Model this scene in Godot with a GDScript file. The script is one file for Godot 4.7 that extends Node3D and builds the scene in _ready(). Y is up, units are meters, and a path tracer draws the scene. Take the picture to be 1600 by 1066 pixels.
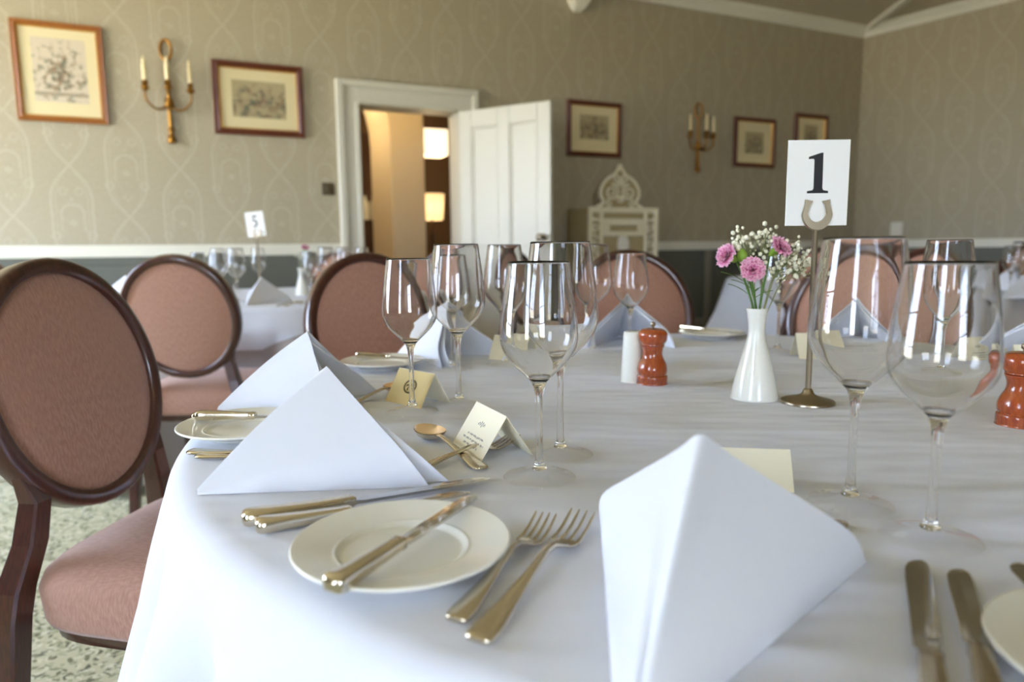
extends Node3D
# A dining room laid for a banquet. Metres, y up. Camera stands at x = z = 0 and looks along -z.

const TOP := 0.75                                   # height of the table tops
const P0 := Vector3(-1.176, 0, -4.966)              # foot of the door casing on the back wall
const WA := Vector3(0.905, 0, -0.425)               # along the back wall, to the corner
const NA := Vector3(0.425, 0, 0.905)                # out of the back wall into the room
const WB := Vector3(0.58, 0, 0.815)                 # along the right wall, from the corner
const NB := Vector3(-0.815, 0, 0.58)
const CORNER_S := 5.09
const ROOM_S := -4.0                                # the window wall
const ROOM_N := 11.0                                 # the wall behind the camera
const CEIL := 3.05
const MAIN := Vector3(0.4, 0, -1.1)
const MAIN_R := 0.86

var M := {}
var names := {}
var cache := {}

# ------------------------------------------------------------------ bookkeeping
func numbered(called: String) -> String:
	if not names.has(called):
		names[called] = 0
		return called
	names[called] += 1
	return "%s_%03d" % [called, names[called]]

func tag(o: Node3D, label: String, category: String, group := "", kind := "") -> Node3D:
	if label != "":
		o.set_meta("label", label)
	if category != "":
		o.set_meta("category", category)
	if group != "":
		o.set_meta("group", group)
	if kind != "":
		o.set_meta("kind", kind)
	return o

func thing(called: String, label: String, category: String, at := Vector3.ZERO, turn := 0.0, group := "") -> Node3D:
	var o := Node3D.new()
	o.name = numbered(called)
	add_child(o)
	o.position = at
	o.rotation.y = turn
	tag(o, label, category, group)
	return o

func structure(called: String, basis_ := Basis(), at := Vector3.ZERO) -> Node3D:
	var o := Node3D.new()
	o.name = numbered(called)
	add_child(o)
	o.transform = Transform3D(basis_, at)
	o.set_meta("kind", "structure")
	return o

func part(called: String, mesh: Mesh, m: Material, parent: Node3D, at := Vector3.ZERO, rot := Vector3.ZERO) -> MeshInstance3D:
	var o := MeshInstance3D.new()
	o.name = called
	o.mesh = mesh
	o.material_override = m
	o.position = at
	o.rotation = rot
	parent.add_child(o, true)
	return o

func solo(called: String, mesh: Mesh, m: Material, label: String, category: String, at := Vector3.ZERO, turn := 0.0, group := "") -> MeshInstance3D:
	var o := MeshInstance3D.new()
	o.name = numbered(called)
	o.mesh = mesh
	o.material_override = m
	add_child(o)
	o.position = at
	o.rotation.y = turn
	tag(o, label, category, group)
	return o

# ------------------------------------------------------------------ mesh tools
func start() -> SurfaceTool:
	var st := SurfaceTool.new()
	st.begin(Mesh.PRIMITIVE_TRIANGLES)
	return st

func done(st: SurfaceTool) -> ArrayMesh:
	st.generate_normals()
	return st.commit()

func tri(st: SurfaceTool, a: Vector3, b: Vector3, c: Vector3, ua := Vector2.ZERO, ub := Vector2.ZERO, uc := Vector2.ZERO) -> void:
	st.set_uv(ua); st.add_vertex(a)
	st.set_uv(ub); st.add_vertex(b)
	st.set_uv(uc); st.add_vertex(c)

func quad(st: SurfaceTool, a: Vector3, b: Vector3, c: Vector3, d: Vector3, ua := Vector2.ZERO, ub := Vector2.ZERO, uc := Vector2.ZERO, ud := Vector2.ZERO) -> void:
	tri(st, a, b, c, ua, ub, uc)
	tri(st, a, c, d, ua, uc, ud)

func box(st: SurfaceTool, lo: Vector3, hi: Vector3) -> void:
	# plain box whose UVs are metres on each face
	st.set_smooth_group(-1)
	var x0 := lo.x; var y0 := lo.y; var z0 := lo.z
	var x1 := hi.x; var y1 := hi.y; var z1 := hi.z
	quad(st, Vector3(x0, y0, z1), Vector3(x0, y1, z1), Vector3(x1, y1, z1), Vector3(x1, y0, z1), Vector2(x0, -y0), Vector2(x0, -y1), Vector2(x1, -y1), Vector2(x1, -y0))
	quad(st, Vector3(x1, y0, z0), Vector3(x1, y1, z0), Vector3(x0, y1, z0), Vector3(x0, y0, z0), Vector2(x1, -y0), Vector2(x1, -y1), Vector2(x0, -y1), Vector2(x0, -y0))
	quad(st, Vector3(x1, y0, z1), Vector3(x1, y1, z1), Vector3(x1, y1, z0), Vector3(x1, y0, z0), Vector2(z1, -y0), Vector2(z1, -y1), Vector2(z0, -y1), Vector2(z0, -y0))
	quad(st, Vector3(x0, y0, z0), Vector3(x0, y1, z0), Vector3(x0, y1, z1), Vector3(x0, y0, z1), Vector2(z0, -y0), Vector2(z0, -y1), Vector2(z1, -y1), Vector2(z1, -y0))
	quad(st, Vector3(x0, y1, z1), Vector3(x0, y1, z0), Vector3(x1, y1, z0), Vector3(x1, y1, z1), Vector2(x0, z1), Vector2(x0, z0), Vector2(x1, z0), Vector2(x1, z1))
	quad(st, Vector3(x0, y0, z0), Vector3(x0, y0, z1), Vector3(x1, y0, z1), Vector3(x1, y0, z0), Vector2(x0, z0), Vector2(x0, z1), Vector2(x1, z1), Vector2(x1, z0))

func box_mesh(lo: Vector3, hi: Vector3) -> ArrayMesh:
	var st := start()
	box(st, lo, hi)
	return done(st)

func loft(st: SurfaceTool, rings: Array, cap := true, group := 0) -> void:
	# closed rings of equal length, one after the other
	st.set_smooth_group(group)
	for i in rings.size() - 1:
		var p: PackedVector3Array = rings[i]
		var q: PackedVector3Array = rings[i + 1]
		var n := p.size()
		for j in n:
			var k := (j + 1) % n
			quad(st, p[j], p[k], q[k], q[j])
	if cap:
		st.set_smooth_group(-1)
		for e in [0, rings.size() - 1]:
			var p: PackedVector3Array = rings[e]
			var c := Vector3.ZERO
			for v in p:
				c += v
			c /= p.size()
			for j in p.size():
				var k := (j + 1) % p.size()
				if e == 0:
					tri(st, c, p[k], p[j])
				else:
					tri(st, c, p[j], p[k])

func chamfer_box(st: SurfaceTool, lo: Vector3, hi: Vector3, c := 0.004) -> void:
	var rings := []
	for k in 4:
		var y: float = [lo.y, lo.y + c, hi.y - c, hi.y][k]
		var e: float = c if k == 0 or k == 3 else 0.0
		rings.append(PackedVector3Array([
			Vector3(lo.x + c + e * 0.5, y, lo.z + e), Vector3(hi.x - c - e * 0.5, y, lo.z + e), Vector3(hi.x - e, y, lo.z + c + e * 0.5), Vector3(hi.x - e, y, hi.z - c - e * 0.5),
			Vector3(hi.x - c - e * 0.5, y, hi.z - e), Vector3(lo.x + c + e * 0.5, y, hi.z - e), Vector3(lo.x + e, y, hi.z - c - e * 0.5), Vector3(lo.x + e, y, lo.z + c + e * 0.5)]))
	loft(st, rings, true, -1)

func cbox(lo: Vector3, hi: Vector3, c := 0.004) -> ArrayMesh:
	var st := start()
	chamfer_box(st, lo, hi, c)
	return done(st)

func lathe_into(st: SurfaceTool, prof: Array, segs := 40, sharp := [], at := Vector3.ZERO, bas := Basis()) -> void:
	var g := 0
	for i in prof.size() - 1:
		if i in sharp:
			g += 1
		st.set_smooth_group(g)
		var p: Vector2 = prof[i]
		var q: Vector2 = prof[i + 1]
		for j in segs:
			var t0 := TAU * j / segs
			var t1 := TAU * ((j + 1) % segs) / segs
			var a := at + bas * Vector3(p.x * cos(t0), p.y, p.x * sin(t0))
			var d := at + bas * Vector3(p.x * cos(t1), p.y, p.x * sin(t1))
			var b := at + bas * Vector3(q.x * cos(t0), q.y, q.x * sin(t0))
			var c := at + bas * Vector3(q.x * cos(t1), q.y, q.x * sin(t1))
			if p.x > 1e-6:
				tri(st, a, d, c)
			if q.x > 1e-6:
				tri(st, a, c, b)

func lathe(prof: Array, segs := 40, sharp := []) -> ArrayMesh:
	var st := start()
	lathe_into(st, prof, segs, sharp)
	return done(st)

func smooth_profile(pts: Array, steps := 4) -> Array:
	# Catmull-Rom through the points
	var out := []
	for i in pts.size() - 1:
		var a: Vector2 = pts[maxi(i - 1, 0)]
		var b: Vector2 = pts[i]
		var c: Vector2 = pts[i + 1]
		var d: Vector2 = pts[mini(i + 2, pts.size() - 1)]
		for k in steps:
			out.append(b.cubic_interpolate(c, a, d, float(k) / steps))
	out.append(pts[-1])
	return out

func smooth_path(pts: Array, steps := 6) -> Array:
	var out := []
	for i in pts.size() - 1:
		var a: Vector3 = pts[maxi(i - 1, 0)]
		var b: Vector3 = pts[i]
		var c: Vector3 = pts[i + 1]
		var d: Vector3 = pts[mini(i + 2, pts.size() - 1)]
		for k in steps:
			out.append(b.cubic_interpolate(c, a, d, float(k) / steps))
	out.append(pts[-1])
	return out

func tube(st: SurfaceTool, pts: Array, r0: float, r1 := -1.0, segs := 8, cap := true) -> void:
	if r1 < 0:
		r1 = r0
	var rings := []
	var side := Vector3.ZERO
	for i in pts.size():
		var fwd: Vector3 = (pts[mini(i + 1, pts.size() - 1)] - pts[maxi(i - 1, 0)]).normalized()
		if side == Vector3.ZERO:
			side = fwd.cross(Vector3.UP if absf(fwd.y) < 0.9 else Vector3.RIGHT).normalized()
		side = (side - fwd * side.dot(fwd)).normalized()
		var up := side.cross(fwd)
		var r := lerpf(r0, r1, float(i) / maxf(1.0, pts.size() - 1))
		var ring := PackedVector3Array()
		for j in segs:
			var t := TAU * j / segs
			ring.append(pts[i] + side * cos(t) * r + up * sin(t) * r)
		rings.append(ring)
	loft(st, rings, cap, 0)

func tube_mesh(pts: Array, r0: float, r1 := -1.0, segs := 8) -> ArrayMesh:
	var st := start()
	tube(st, pts, r0, r1, segs)
	return done(st)

func ball(st: SurfaceTool, c: Vector3, r: float, segs := 8, squash := 1.0) -> void:
	var prof := []
	var n := maxi(3, segs / 2)
	for i in n + 1:
		var t := -PI / 2 + PI * i / n
		prof.append(Vector2(maxf(0.0, cos(t) * r), sin(t) * r * squash))
	lathe_into(st, prof, segs, [], c)

func extrude(st: SurfaceTool, outline: PackedVector2Array, z0: float, z1: float) -> void:
	# outline in x, y; flat faces at z0 and z1
	st.set_smooth_group(-1)
	var idx := Geometry2D.triangulate_polygon(outline)
	for i in range(0, idx.size(), 3):
		var a := outline[idx[i]]; var b := outline[idx[i + 1]]; var c := outline[idx[i + 2]]
		tri(st, Vector3(a.x, a.y, z1), Vector3(b.x, b.y, z1), Vector3(c.x, c.y, z1), a, b, c)
		tri(st, Vector3(a.x, a.y, z0), Vector3(c.x, c.y, z0), Vector3(b.x, b.y, z0), a, c, b)
	for i in outline.size():
		var a := outline[i]; var b := outline[(i + 1) % outline.size()]
		quad(st, Vector3(a.x, a.y, z0), Vector3(b.x, b.y, z0), Vector3(b.x, b.y, z1), Vector3(a.x, a.y, z1))

# ------------------------------------------------------------------ materials
func mat(color: Color, rough := 0.6, metal := 0.0) -> StandardMaterial3D:
	var m := StandardMaterial3D.new()
	m.albedo_color = color
	m.roughness = rough
	m.metallic = metal
	return m

func c8(r: int, g: int, b: int) -> Color:
	return Color(r / 255.0, g / 255.0, b / 255.0)

func noise_tex(freq: float, size: int, lo: Color, hi: Color, seed_: int, octaves := 4, stretch := 1.0, pow_ := 1.0) -> ImageTexture:
	# seamless enough at the small repeats it is used for: sampled on a torus
	var n := FastNoiseLite.new()
	n.seed = seed_
	n.noise_type = FastNoiseLite.TYPE_SIMPLEX
	n.frequency = freq
	n.fractal_octaves = octaves
	var im := Image.create(size, size, false, Image.FORMAT_RGB8)
	for y in size:
		for x in size:
			var fx := float(x) / size
			var fy := float(y) / size
			var a := n.get_noise_2d(x * stretch, y)
			var b := n.get_noise_2d((x - size) * stretch, y)
			var c := n.get_noise_2d(x * stretch, y - size)
			var d := n.get_noise_2d((x - size) * stretch, y - size)
			var v := lerpf(lerpf(a, b, fx), lerpf(c, d, fx), fy)
			v = pow(clampf(v * 0.8 + 0.5, 0.0, 1.0), pow_)
			im.set_pixel(x, y, lo.lerp(hi, v))
	return ImageTexture.create_from_image(im)

func triplanar(m: StandardMaterial3D, tex: Texture2D, scale_: float) -> StandardMaterial3D:
	m.albedo_texture = tex
	m.uv1_triplanar = true
	m.uv1_scale = Vector3.ONE * scale_
	return m

func bump(m: StandardMaterial3D, tex: Texture2D, depth_cm: float, scale_ := 0.0) -> StandardMaterial3D:
	m.heightmap_enabled = true
	m.heightmap_texture = tex
	m.heightmap_scale = depth_cm
	if scale_ > 0:
		m.uv1_triplanar = true
		m.uv1_scale = Vector3.ONE * scale_
	return m

func wallpaper_image() -> ImageTexture:
	# 0.6 m repeat, half drop: open ogees, arches and hanging bead clusters in a paler silver tone
	var size := 640
	var im := Image.create(size, size, false, Image.FORMAT_RGB8)
	var base := c8(170, 160, 135)
	var pale := c8(200, 193, 172)
	var dark := c8(154, 143, 114)
	var n := FastNoiseLite.new()
	n.seed = 5
	n.frequency = 0.09
	for y in size:
		for x in size:
			var k := 0.0
			for drop in 2:
				var u := fposmod(float(x) / size + 0.5 * drop, 1.0) - 0.5
				var v := fposmod(float(y) / size + 0.5 * drop, 1.0) - 0.5
				var au := absf(u)
				# ogee outline
				var w := 0.235 * cos(v * PI) * (1.0 - 0.25 * cos(v * TAU))
				if absf(v) < 0.5:
					k = maxf(k, 1.0 - absf(au - w) / 0.010)
					k = maxf(k, 0.8 - absf(au - w * 0.78) / 0.006)
				# arches over the bead clusters
				var ra := Vector2(u, v + 0.02).length()
				if v < 0.03:
					k = maxf(k, 1.0 - absf(ra - 0.10) / 0.009)
				elif absf(v - 0.09) < 0.06:
					k = maxf(k, 0.9 - absf(au - 0.10) / 0.008)
				# scrolls
				var rs := Vector2(au - 0.155, v - 0.19).length()
				k = maxf(k, 0.9 - absf(rs - 0.038) / 0.008)
				var rt := Vector2(au - 0.07, v + 0.25).length()
				k = maxf(k, 0.9 - absf(rt - 0.034) / 0.007)
				# beads
				for bead in [Vector2(0, 0.045), Vector2(0, 0.08), Vector2(0.022, 0.062), Vector2(0, -0.17), Vector2(0.03, 0.30), Vector2(0, 0.33)]:
					var rb := Vector2(au - bead.x, v - bead.y).length()
					k = maxf(k, 1.15 - rb / 0.013)
			k = clampf(k, 0.0, 1.0)
			var c := base.lerp(dark, clampf(0.5 + n.get_noise_2d(x, y * 0.35), 0.0, 1.0) * 0.5)
			im.set_pixel(x, y, c.lerp(pale, k * 0.55))
	return ImageTexture.create_from_image(im)

func carpet_image() -> ImageTexture:
	var size := 640
	var im := Image.create(size, size, false, Image.FORMAT_RGB8)
	im.fill(c8(188, 182, 148))
	var rng := RandomNumberGenerator.new()
	rng.seed = 11
	var tones := [c8(118, 116, 88), c8(142, 140, 108), c8(98, 96, 74), c8(208, 204, 176), c8(204, 198, 166), c8(160, 158, 122)]
	for i in 4200:
		var p := Vector2(rng.randf() * size, rng.randf() * size)
		var ang := rng.randf() * TAU
		var len_ := rng.randf_range(7, 20)
		var wid := rng.randf_range(2.0, 4.5)
		var col: Color = tones[rng.randi() % tones.size()]
		var bend := rng.randf_range(-0.08, 0.08)
		for s in int(len_):
			var q := p + Vector2(cos(ang), sin(ang)) * s
			ang += bend
			var w := wid * sin(PI * (s + 0.5) / len_)
			for dx in range(-int(w), int(w) + 1):
				im.set_pixel(posmod(int(q.x) + dx, size), posmod(int(q.y), size), col)
				im.set_pixel(posmod(int(q.x) + dx, size), posmod(int(q.y) + 1, size), col)
	return ImageTexture.create_from_image(im)

func print_image(seed_: int, w: int, h: int, kind: int) -> ImageTexture:
	# small sepia engravings: figures and foliage as soft blots on tinted paper
	var im := Image.create(w, h, false, Image.FORMAT_RGB8)
	var n := FastNoiseLite.new()
	n.seed = seed_
	n.frequency = 0.03
	n.fractal_octaves = 4
	var paper := c8(172, 156, 112) if kind else c8(206, 192, 166)
	var inks := [c8(82, 66, 40), c8(120, 92, 60), c8(70, 74, 52)]
	for y in h:
		for x in w:
			var fx := float(x) / w
			var fy := float(y) / h
			var v := n.get_noise_2d(x, y) + n.get_noise_2d(x * 2.3 + 90, y * 2.3) * 0.5
			var body := 1.0 - Vector2((fx - 0.5) * 2.2, (fy - 0.55) * 2.6).length()
			var t := clampf(v * 1.4 + body * 0.9 - 0.05, 0.0, 1.0)
			if kind and fy > 0.4:
				t = maxf(t, clampf(0.35 + v, 0.0, 1.0))
			if not kind and fy > 0.84 and fy < 0.9:
				t = 0.5
			im.set_pixel(x, y, paper.lerp(inks[(x / 17 + y / 23 + seed_) % 3], t * 0.85))
	return ImageTexture.create_from_image(im)

func card_image(kind: int) -> ImageTexture:
	# the print on the folded name cards: a handwritten word and three short lines too small to read, or the round mark on the back
	var w := 360
	var h := 300
	var im := Image.create(w, h, false, Image.FORMAT_RGB8)
	im.fill(c8(240, 232, 204))
	var ink := c8(96, 92, 88)
	var rng := RandomNumberGenerator.new()
	rng.seed = 3
	if kind == 0:
		for s in 330:
			var t := s / 330.0
			var p := Vector2(142 + t * 76, 108 + sin(t * 26.0) * (13.0 - 6.0 * sin(t * 9.0)))
			im.fill_rect(Rect2i(int(p.x), int(p.y), 3, 3), ink)
		for row in 3:
			var x := [92, 62, 96][row] as int
			var end := [276, 304, 262][row] as int
			while x < end:
				var word := rng.randi_range(14, 40)
				for gx in range(x, mini(x + word, end), 6):
					im.fill_rect(Rect2i(gx, 186 + row * 30 + rng.randi_range(-3, 1), 3, rng.randi_range(8, 14)), ink)
					im.fill_rect(Rect2i(gx, 186 + row * 30 + rng.randi_range(0, 9), 6, 2), ink)
				x += word + 10
	elif kind == 1:
		for y in h:
			for x in w:
				var d := Vector2(x - 180, (y - 140)).length()
				var a := atan2(y - 140, x - 180)
				if (d < 62 and d > 46) or (d < 40 and sin(a * 5.0 + d * 0.12) > 0.0):
					im.set_pixel(x, y, c8(104, 92, 62))
	return ImageTexture.create_from_image(im)

func make_materials() -> void:
	var weave := noise_tex(0.30, 256, Color(0.35, 0.35, 0.35), Color(0.65, 0.65, 0.65), 2, 2)
	var crease := noise_tex(0.012, 512, Color.BLACK, Color.WHITE, 8, 3, 0.35)
	M.cloth = bump(mat(c8(219, 222, 231), 0.85), crease, 0.8, 1.1)
	M.napkin = bump(mat(c8(222, 225, 233), 0.85), weave, 0.02, 9.0)
	M.undercloth = bump(mat(c8(170, 160, 152), 0.85), weave, 0.02, 9.0)
	for k in ["cloth", "napkin"]:
		M[k].rim_enabled = true
		M[k].rim = 0.3
	var wall := mat(Color.WHITE, 0.5)
	wall.albedo_texture = wallpaper_image()
	wall.uv1_scale = Vector3(1 / 0.6, 1 / 0.6, 1)
	M.wallpaper = wall
	M.cream = mat(c8(226, 222, 204), 0.45)
	M.door = mat(c8(204, 200, 182), 0.4)
	M.dado = mat(c8(94, 95, 84), 0.5)
	M.dado_trim = mat(c8(134, 130, 112), 0.5)
	M.ceiling = mat(c8(206, 196, 170), 0.8)
	M.carpet = mat(Color.WHITE, 0.95)
	M.carpet.albedo_texture = carpet_image()
	M.carpet.uv1_scale = Vector3(1 / 0.95, 1 / 0.95, 1)
	var grain := noise_tex(0.02, 512, c8(46, 20, 13), c8(84, 41, 27), 21, 4, 7.0)
	M.mahogany = triplanar(mat(Color.WHITE, 0.28), grain, 2.2)
	M.mahogany.clearcoat_enabled = true
	M.mahogany.clearcoat = 0.6
	M.mahogany.clearcoat_roughness = 0.12
	var nap := noise_tex(0.03, 512, c8(152, 106, 86), c8(184, 142, 119), 31, 5, 4.0)
	M.velvet = triplanar(mat(Color.WHITE, 0.8), nap, 3.0)
	M.velvet.rim_enabled = true
	M.velvet.rim = 0.5
	M.velvet.rim_tint = 0.4
	M.glass = mat(Color(1, 1, 1, 0.0), 0.0)
	M.glass.refraction_enabled = true
	M.glass.refraction_scale = 0.05
	M.thin_glass = mat(Color(1, 1, 1, 0.0), 0.0)
	M.thin_glass.transparency = BaseMaterial3D.TRANSPARENCY_ALPHA
	M.pane = mat(Color(1, 1, 1, 0.04), 0.02)
	M.pane.transparency = BaseMaterial3D.TRANSPARENCY_ALPHA
	M.silver = mat(c8(214, 204, 184), 0.16, 1.0)
	M.steel = mat(c8(205, 202, 196), 0.08, 1.0)
	M.pewter = mat(c8(168, 156, 134), 0.28, 1.0)
	M.china = mat(c8(236, 235, 224), 0.12)
	M.china.clearcoat_enabled = true
	M.card = mat(Color.WHITE, 0.8)
	M.card.albedo_texture = card_image(0)
	M.card_mark = mat(c8(226, 210, 170), 0.8)
	M.card_mark.albedo_texture = card_image(1)
	M.card_plain = mat(c8(240, 232, 204), 0.8)
	M.white_card = mat(c8(240, 240, 236), 0.7)
	M.ink = mat(c8(16, 16, 18), 0.6)
	var mill := noise_tex(0.02, 256, c8(138, 52, 14), c8(184, 86, 30), 41, 4, 5.0)
	M.mill_wood = triplanar(mat(Color.WHITE, 0.25), mill, 8.0)
	M.mill_wood.clearcoat_enabled = true
	M.mill_wood.clearcoat_roughness = 0.1
	var gilt := noise_tex(0.08, 256, c8(120, 66, 18), c8(176, 112, 42), 51, 3)
	M.gilt = triplanar(mat(Color.WHITE, 0.4), gilt, 6.0)
	var dframe := noise_tex(0.08, 256, c8(70, 26, 12), c8(112, 52, 22), 52, 3)
	M.dark_frame = triplanar(mat(Color.WHITE, 0.35), dframe, 6.0)
	M.gold = mat(c8(196, 148, 66), 0.3, 0.8)
	M.mount = mat(c8(222, 208, 160), 0.85)
	M.brass = mat(c8(158, 112, 48), 0.3, 1.0)
	M.candle = mat(c8(236, 220, 172), 0.6)
	M.stem_green = mat(c8(82, 118, 46), 0.55)
	M.leaf_green = mat(c8(132, 168, 52), 0.5)
	M.petal = mat(Color.WHITE, 0.7)
	M.petal.vertex_color_use_as_albedo = true
	M.petal.backlight_enabled = true
	M.petal.backlight = Color(0.25, 0.2, 0.2)
	M.breath = mat(c8(236, 232, 206), 0.7)
	M.breath_stem = mat(c8(140, 146, 96), 0.7)
	M.box_white = mat(c8(226, 218, 188), 0.6)
	M.box_inner = mat(c8(170, 154, 112), 0.7)
	M.box_lace = mat(c8(230, 224, 198), 0.6)
	M.plastic = mat(c8(224, 220, 206), 0.4)
	M.bronze = mat(c8(92, 80, 58), 0.4, 0.6)
	M.plaster = mat(c8(222, 212, 186), 0.7)
	M.brown_wall = mat(c8(92, 70, 46), 0.7)
	M.dark_wood = mat(c8(58, 36, 20), 0.4)
	M.bottle = mat(c8(206, 208, 196), 0.3)

# ------------------------------------------------------------------ wall frames
func wa(s: float, y: float, n: float) -> Vector3:
	return P0 + WA * s + Vector3.UP * y + NA * n

func basis_a() -> Basis:
	return Basis(WA.normalized(), Vector3.UP, NA.normalized())

func basis_b() -> Basis:
	return Basis(WB.normalized(), Vector3.UP, NB.normalized())

func basis_c() -> Basis:
	return Basis(-WA.normalized(), Vector3.UP, -NA.normalized())

func basis_d() -> Basis:
	return Basis(-NA.normalized(), Vector3.UP, WA.normalized())

func put_on(o: Node3D, b: Basis, at: Vector3) -> void:
	o.transform = Transform3D(b, at)

# ------------------------------------------------------------------ room
func window_unit(no: int, b: Basis, at: Vector3, w: float, y0: float, y1: float) -> void:
	# opening of width w starting at x = 0 of the wall frame, from y0 to y1
	var o := structure("window_%d" % no, b, at)
	var st := start()
	chamfer_box(st, Vector3(0, y0, -0.16), Vector3(0.07, y1, -0.08))
	chamfer_box(st, Vector3(w - 0.07, y0, -0.16), Vector3(w, y1, -0.08))
	chamfer_box(st, Vector3(0.07, y1 - 0.07, -0.16), Vector3(w - 0.07, y1, -0.08))
	chamfer_box(st, Vector3(0.07, y0, -0.16), Vector3(w - 0.07, y0 + 0.09, -0.08))
	part("window_frame", done(st), M.cream, o)
	for k in 1:
		part("glazing_bar", cbox(Vector3(w * 0.5 - 0.018, y0 + 0.09, -0.14), Vector3(w * 0.5 + 0.018, y1 - 0.07, -0.10)), M.cream, o)
	for k in 3:
		var y := lerpf(y0, y1, (k + 1) / 4.0)
		part("glazing_bar", cbox(Vector3(0.07, y - 0.016, -0.14), Vector3(w - 0.07, y + 0.016, -0.10)), M.cream, o)
	for c in 2:
		for r in 4:
			var xa := 0.07 if c == 0 else w * 0.5 + 0.018
			var xb := w * 0.5 - 0.018 if c == 0 else w - 0.07
			var st2 := start()
			st2.set_smooth_group(-1)
			var ya := lerpf(y0, y1, r / 4.0) + (0.09 if r == 0 else 0.016)
			var yb := lerpf(y0, y1, (r + 1) / 4.0) - (0.07 if r == 3 else 0.016)
			quad(st2, Vector3(xa, ya, -0.12), Vector3(xa, yb, -0.12), Vector3(xb, yb, -0.12), Vector3(xb, ya, -0.12))
			part("pane", done(st2), M.pane, o)
	part("window_sill", cbox(Vector3(-0.06, y0 - 0.05, -0.2), Vector3(w + 0.06, y0, 0.05)), M.cream, o)

func wall_run(o: Node3D, length: float, openings: Array, y1: float, thick := 0.2) -> void:
	# openings: [x0, x1, sill, head]; papered above the rail, painted below
	var x := 0.0
	for op in openings + [[length, length, 0.0, 0.0]]:
		if op[0] > x:
			part("wallpaper", box_mesh(Vector3(x, 0.98, -thick), Vector3(op[0], y1, 0)), M.wallpaper, o)
			part("lower_wall", box_mesh(Vector3(x, 0, -thick), Vector3(op[0], 0.98, 0)), M.dado, o)
		if op[1] > op[0]:
			part("wallpaper", box_mesh(Vector3(op[0], op[3], -thick), Vector3(op[1], y1, 0)), M.wallpaper, o)
			if op[2] > 0.0:
				part("lower_wall", box_mesh(Vector3(op[0], 0, -thick), Vector3(op[1], op[2], 0)), M.dado, o)
		x = op[1]

func rail_profile(st: SurfaceTool, x0: float, x1: float) -> void:
	# dado rail: stepped moulding along x
	box(st, Vector3(x0, 0.955, 0), Vector3(x1, 0.97, 0.014))
	box(st, Vector3(x0, 0.97, 0), Vector3(x1, 1.012, 0.024))
	box(st, Vector3(x0, 1.012, 0), Vector3(x1, 1.028, 0.034))

func cornice(st: SurfaceTool, x0: float, x1: float) -> void:
	var prof := [Vector2(0.0, CEIL - 0.085), Vector2(0.018, CEIL - 0.085), Vector2(0.022, CEIL - 0.07), Vector2(0.04, CEIL - 0.045), Vector2(0.07, CEIL - 0.025), Vector2(0.078, CEIL - 0.012), Vector2(0.09, CEIL - 0.012), Vector2(0.09, CEIL)]
	st.set_smooth_group(-1)
	for i in prof.size() - 1:
		var p: Vector2 = prof[i]
		var q: Vector2 = prof[i + 1]
		quad(st, Vector3(x0, p.y, p.x), Vector3(x0, q.y, q.x), Vector3(x1, q.y, q.x), Vector3(x1, p.y, p.x))

func skirting(st: SurfaceTool, x0: float, x1: float) -> void:
	box(st, Vector3(x0, 0, 0), Vector3(x1, 0.30, 0.022))
	box(st, Vector3(x0, 0.30, 0), Vector3(x1, 0.345, 0.032))

func panels(o: Node3D, x0: float, x1: float, offset: float) -> void:
	# stiles between the skirting and the rail, sunk panels between them
	var x := x0 + offset
	var edges := [x0]
	while x < x1 - 0.2:
		part("stile", cbox(Vector3(x - 0.035, 0.345, 0.0), Vector3(x + 0.035, 0.955, 0.016), 0.004), M.dado_trim, o)
		edges.append(x)
		x += 1.16
	edges.append(x1)
	for k in edges.size() - 1:
		if edges[k + 1] - edges[k] > 0.3:
			part("panel", cbox(Vector3(edges[k] + 0.07, 0.40, 0.0), Vector3(edges[k + 1] - 0.07, 0.91, 0.008), 0.006), M.dado, o)

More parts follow.
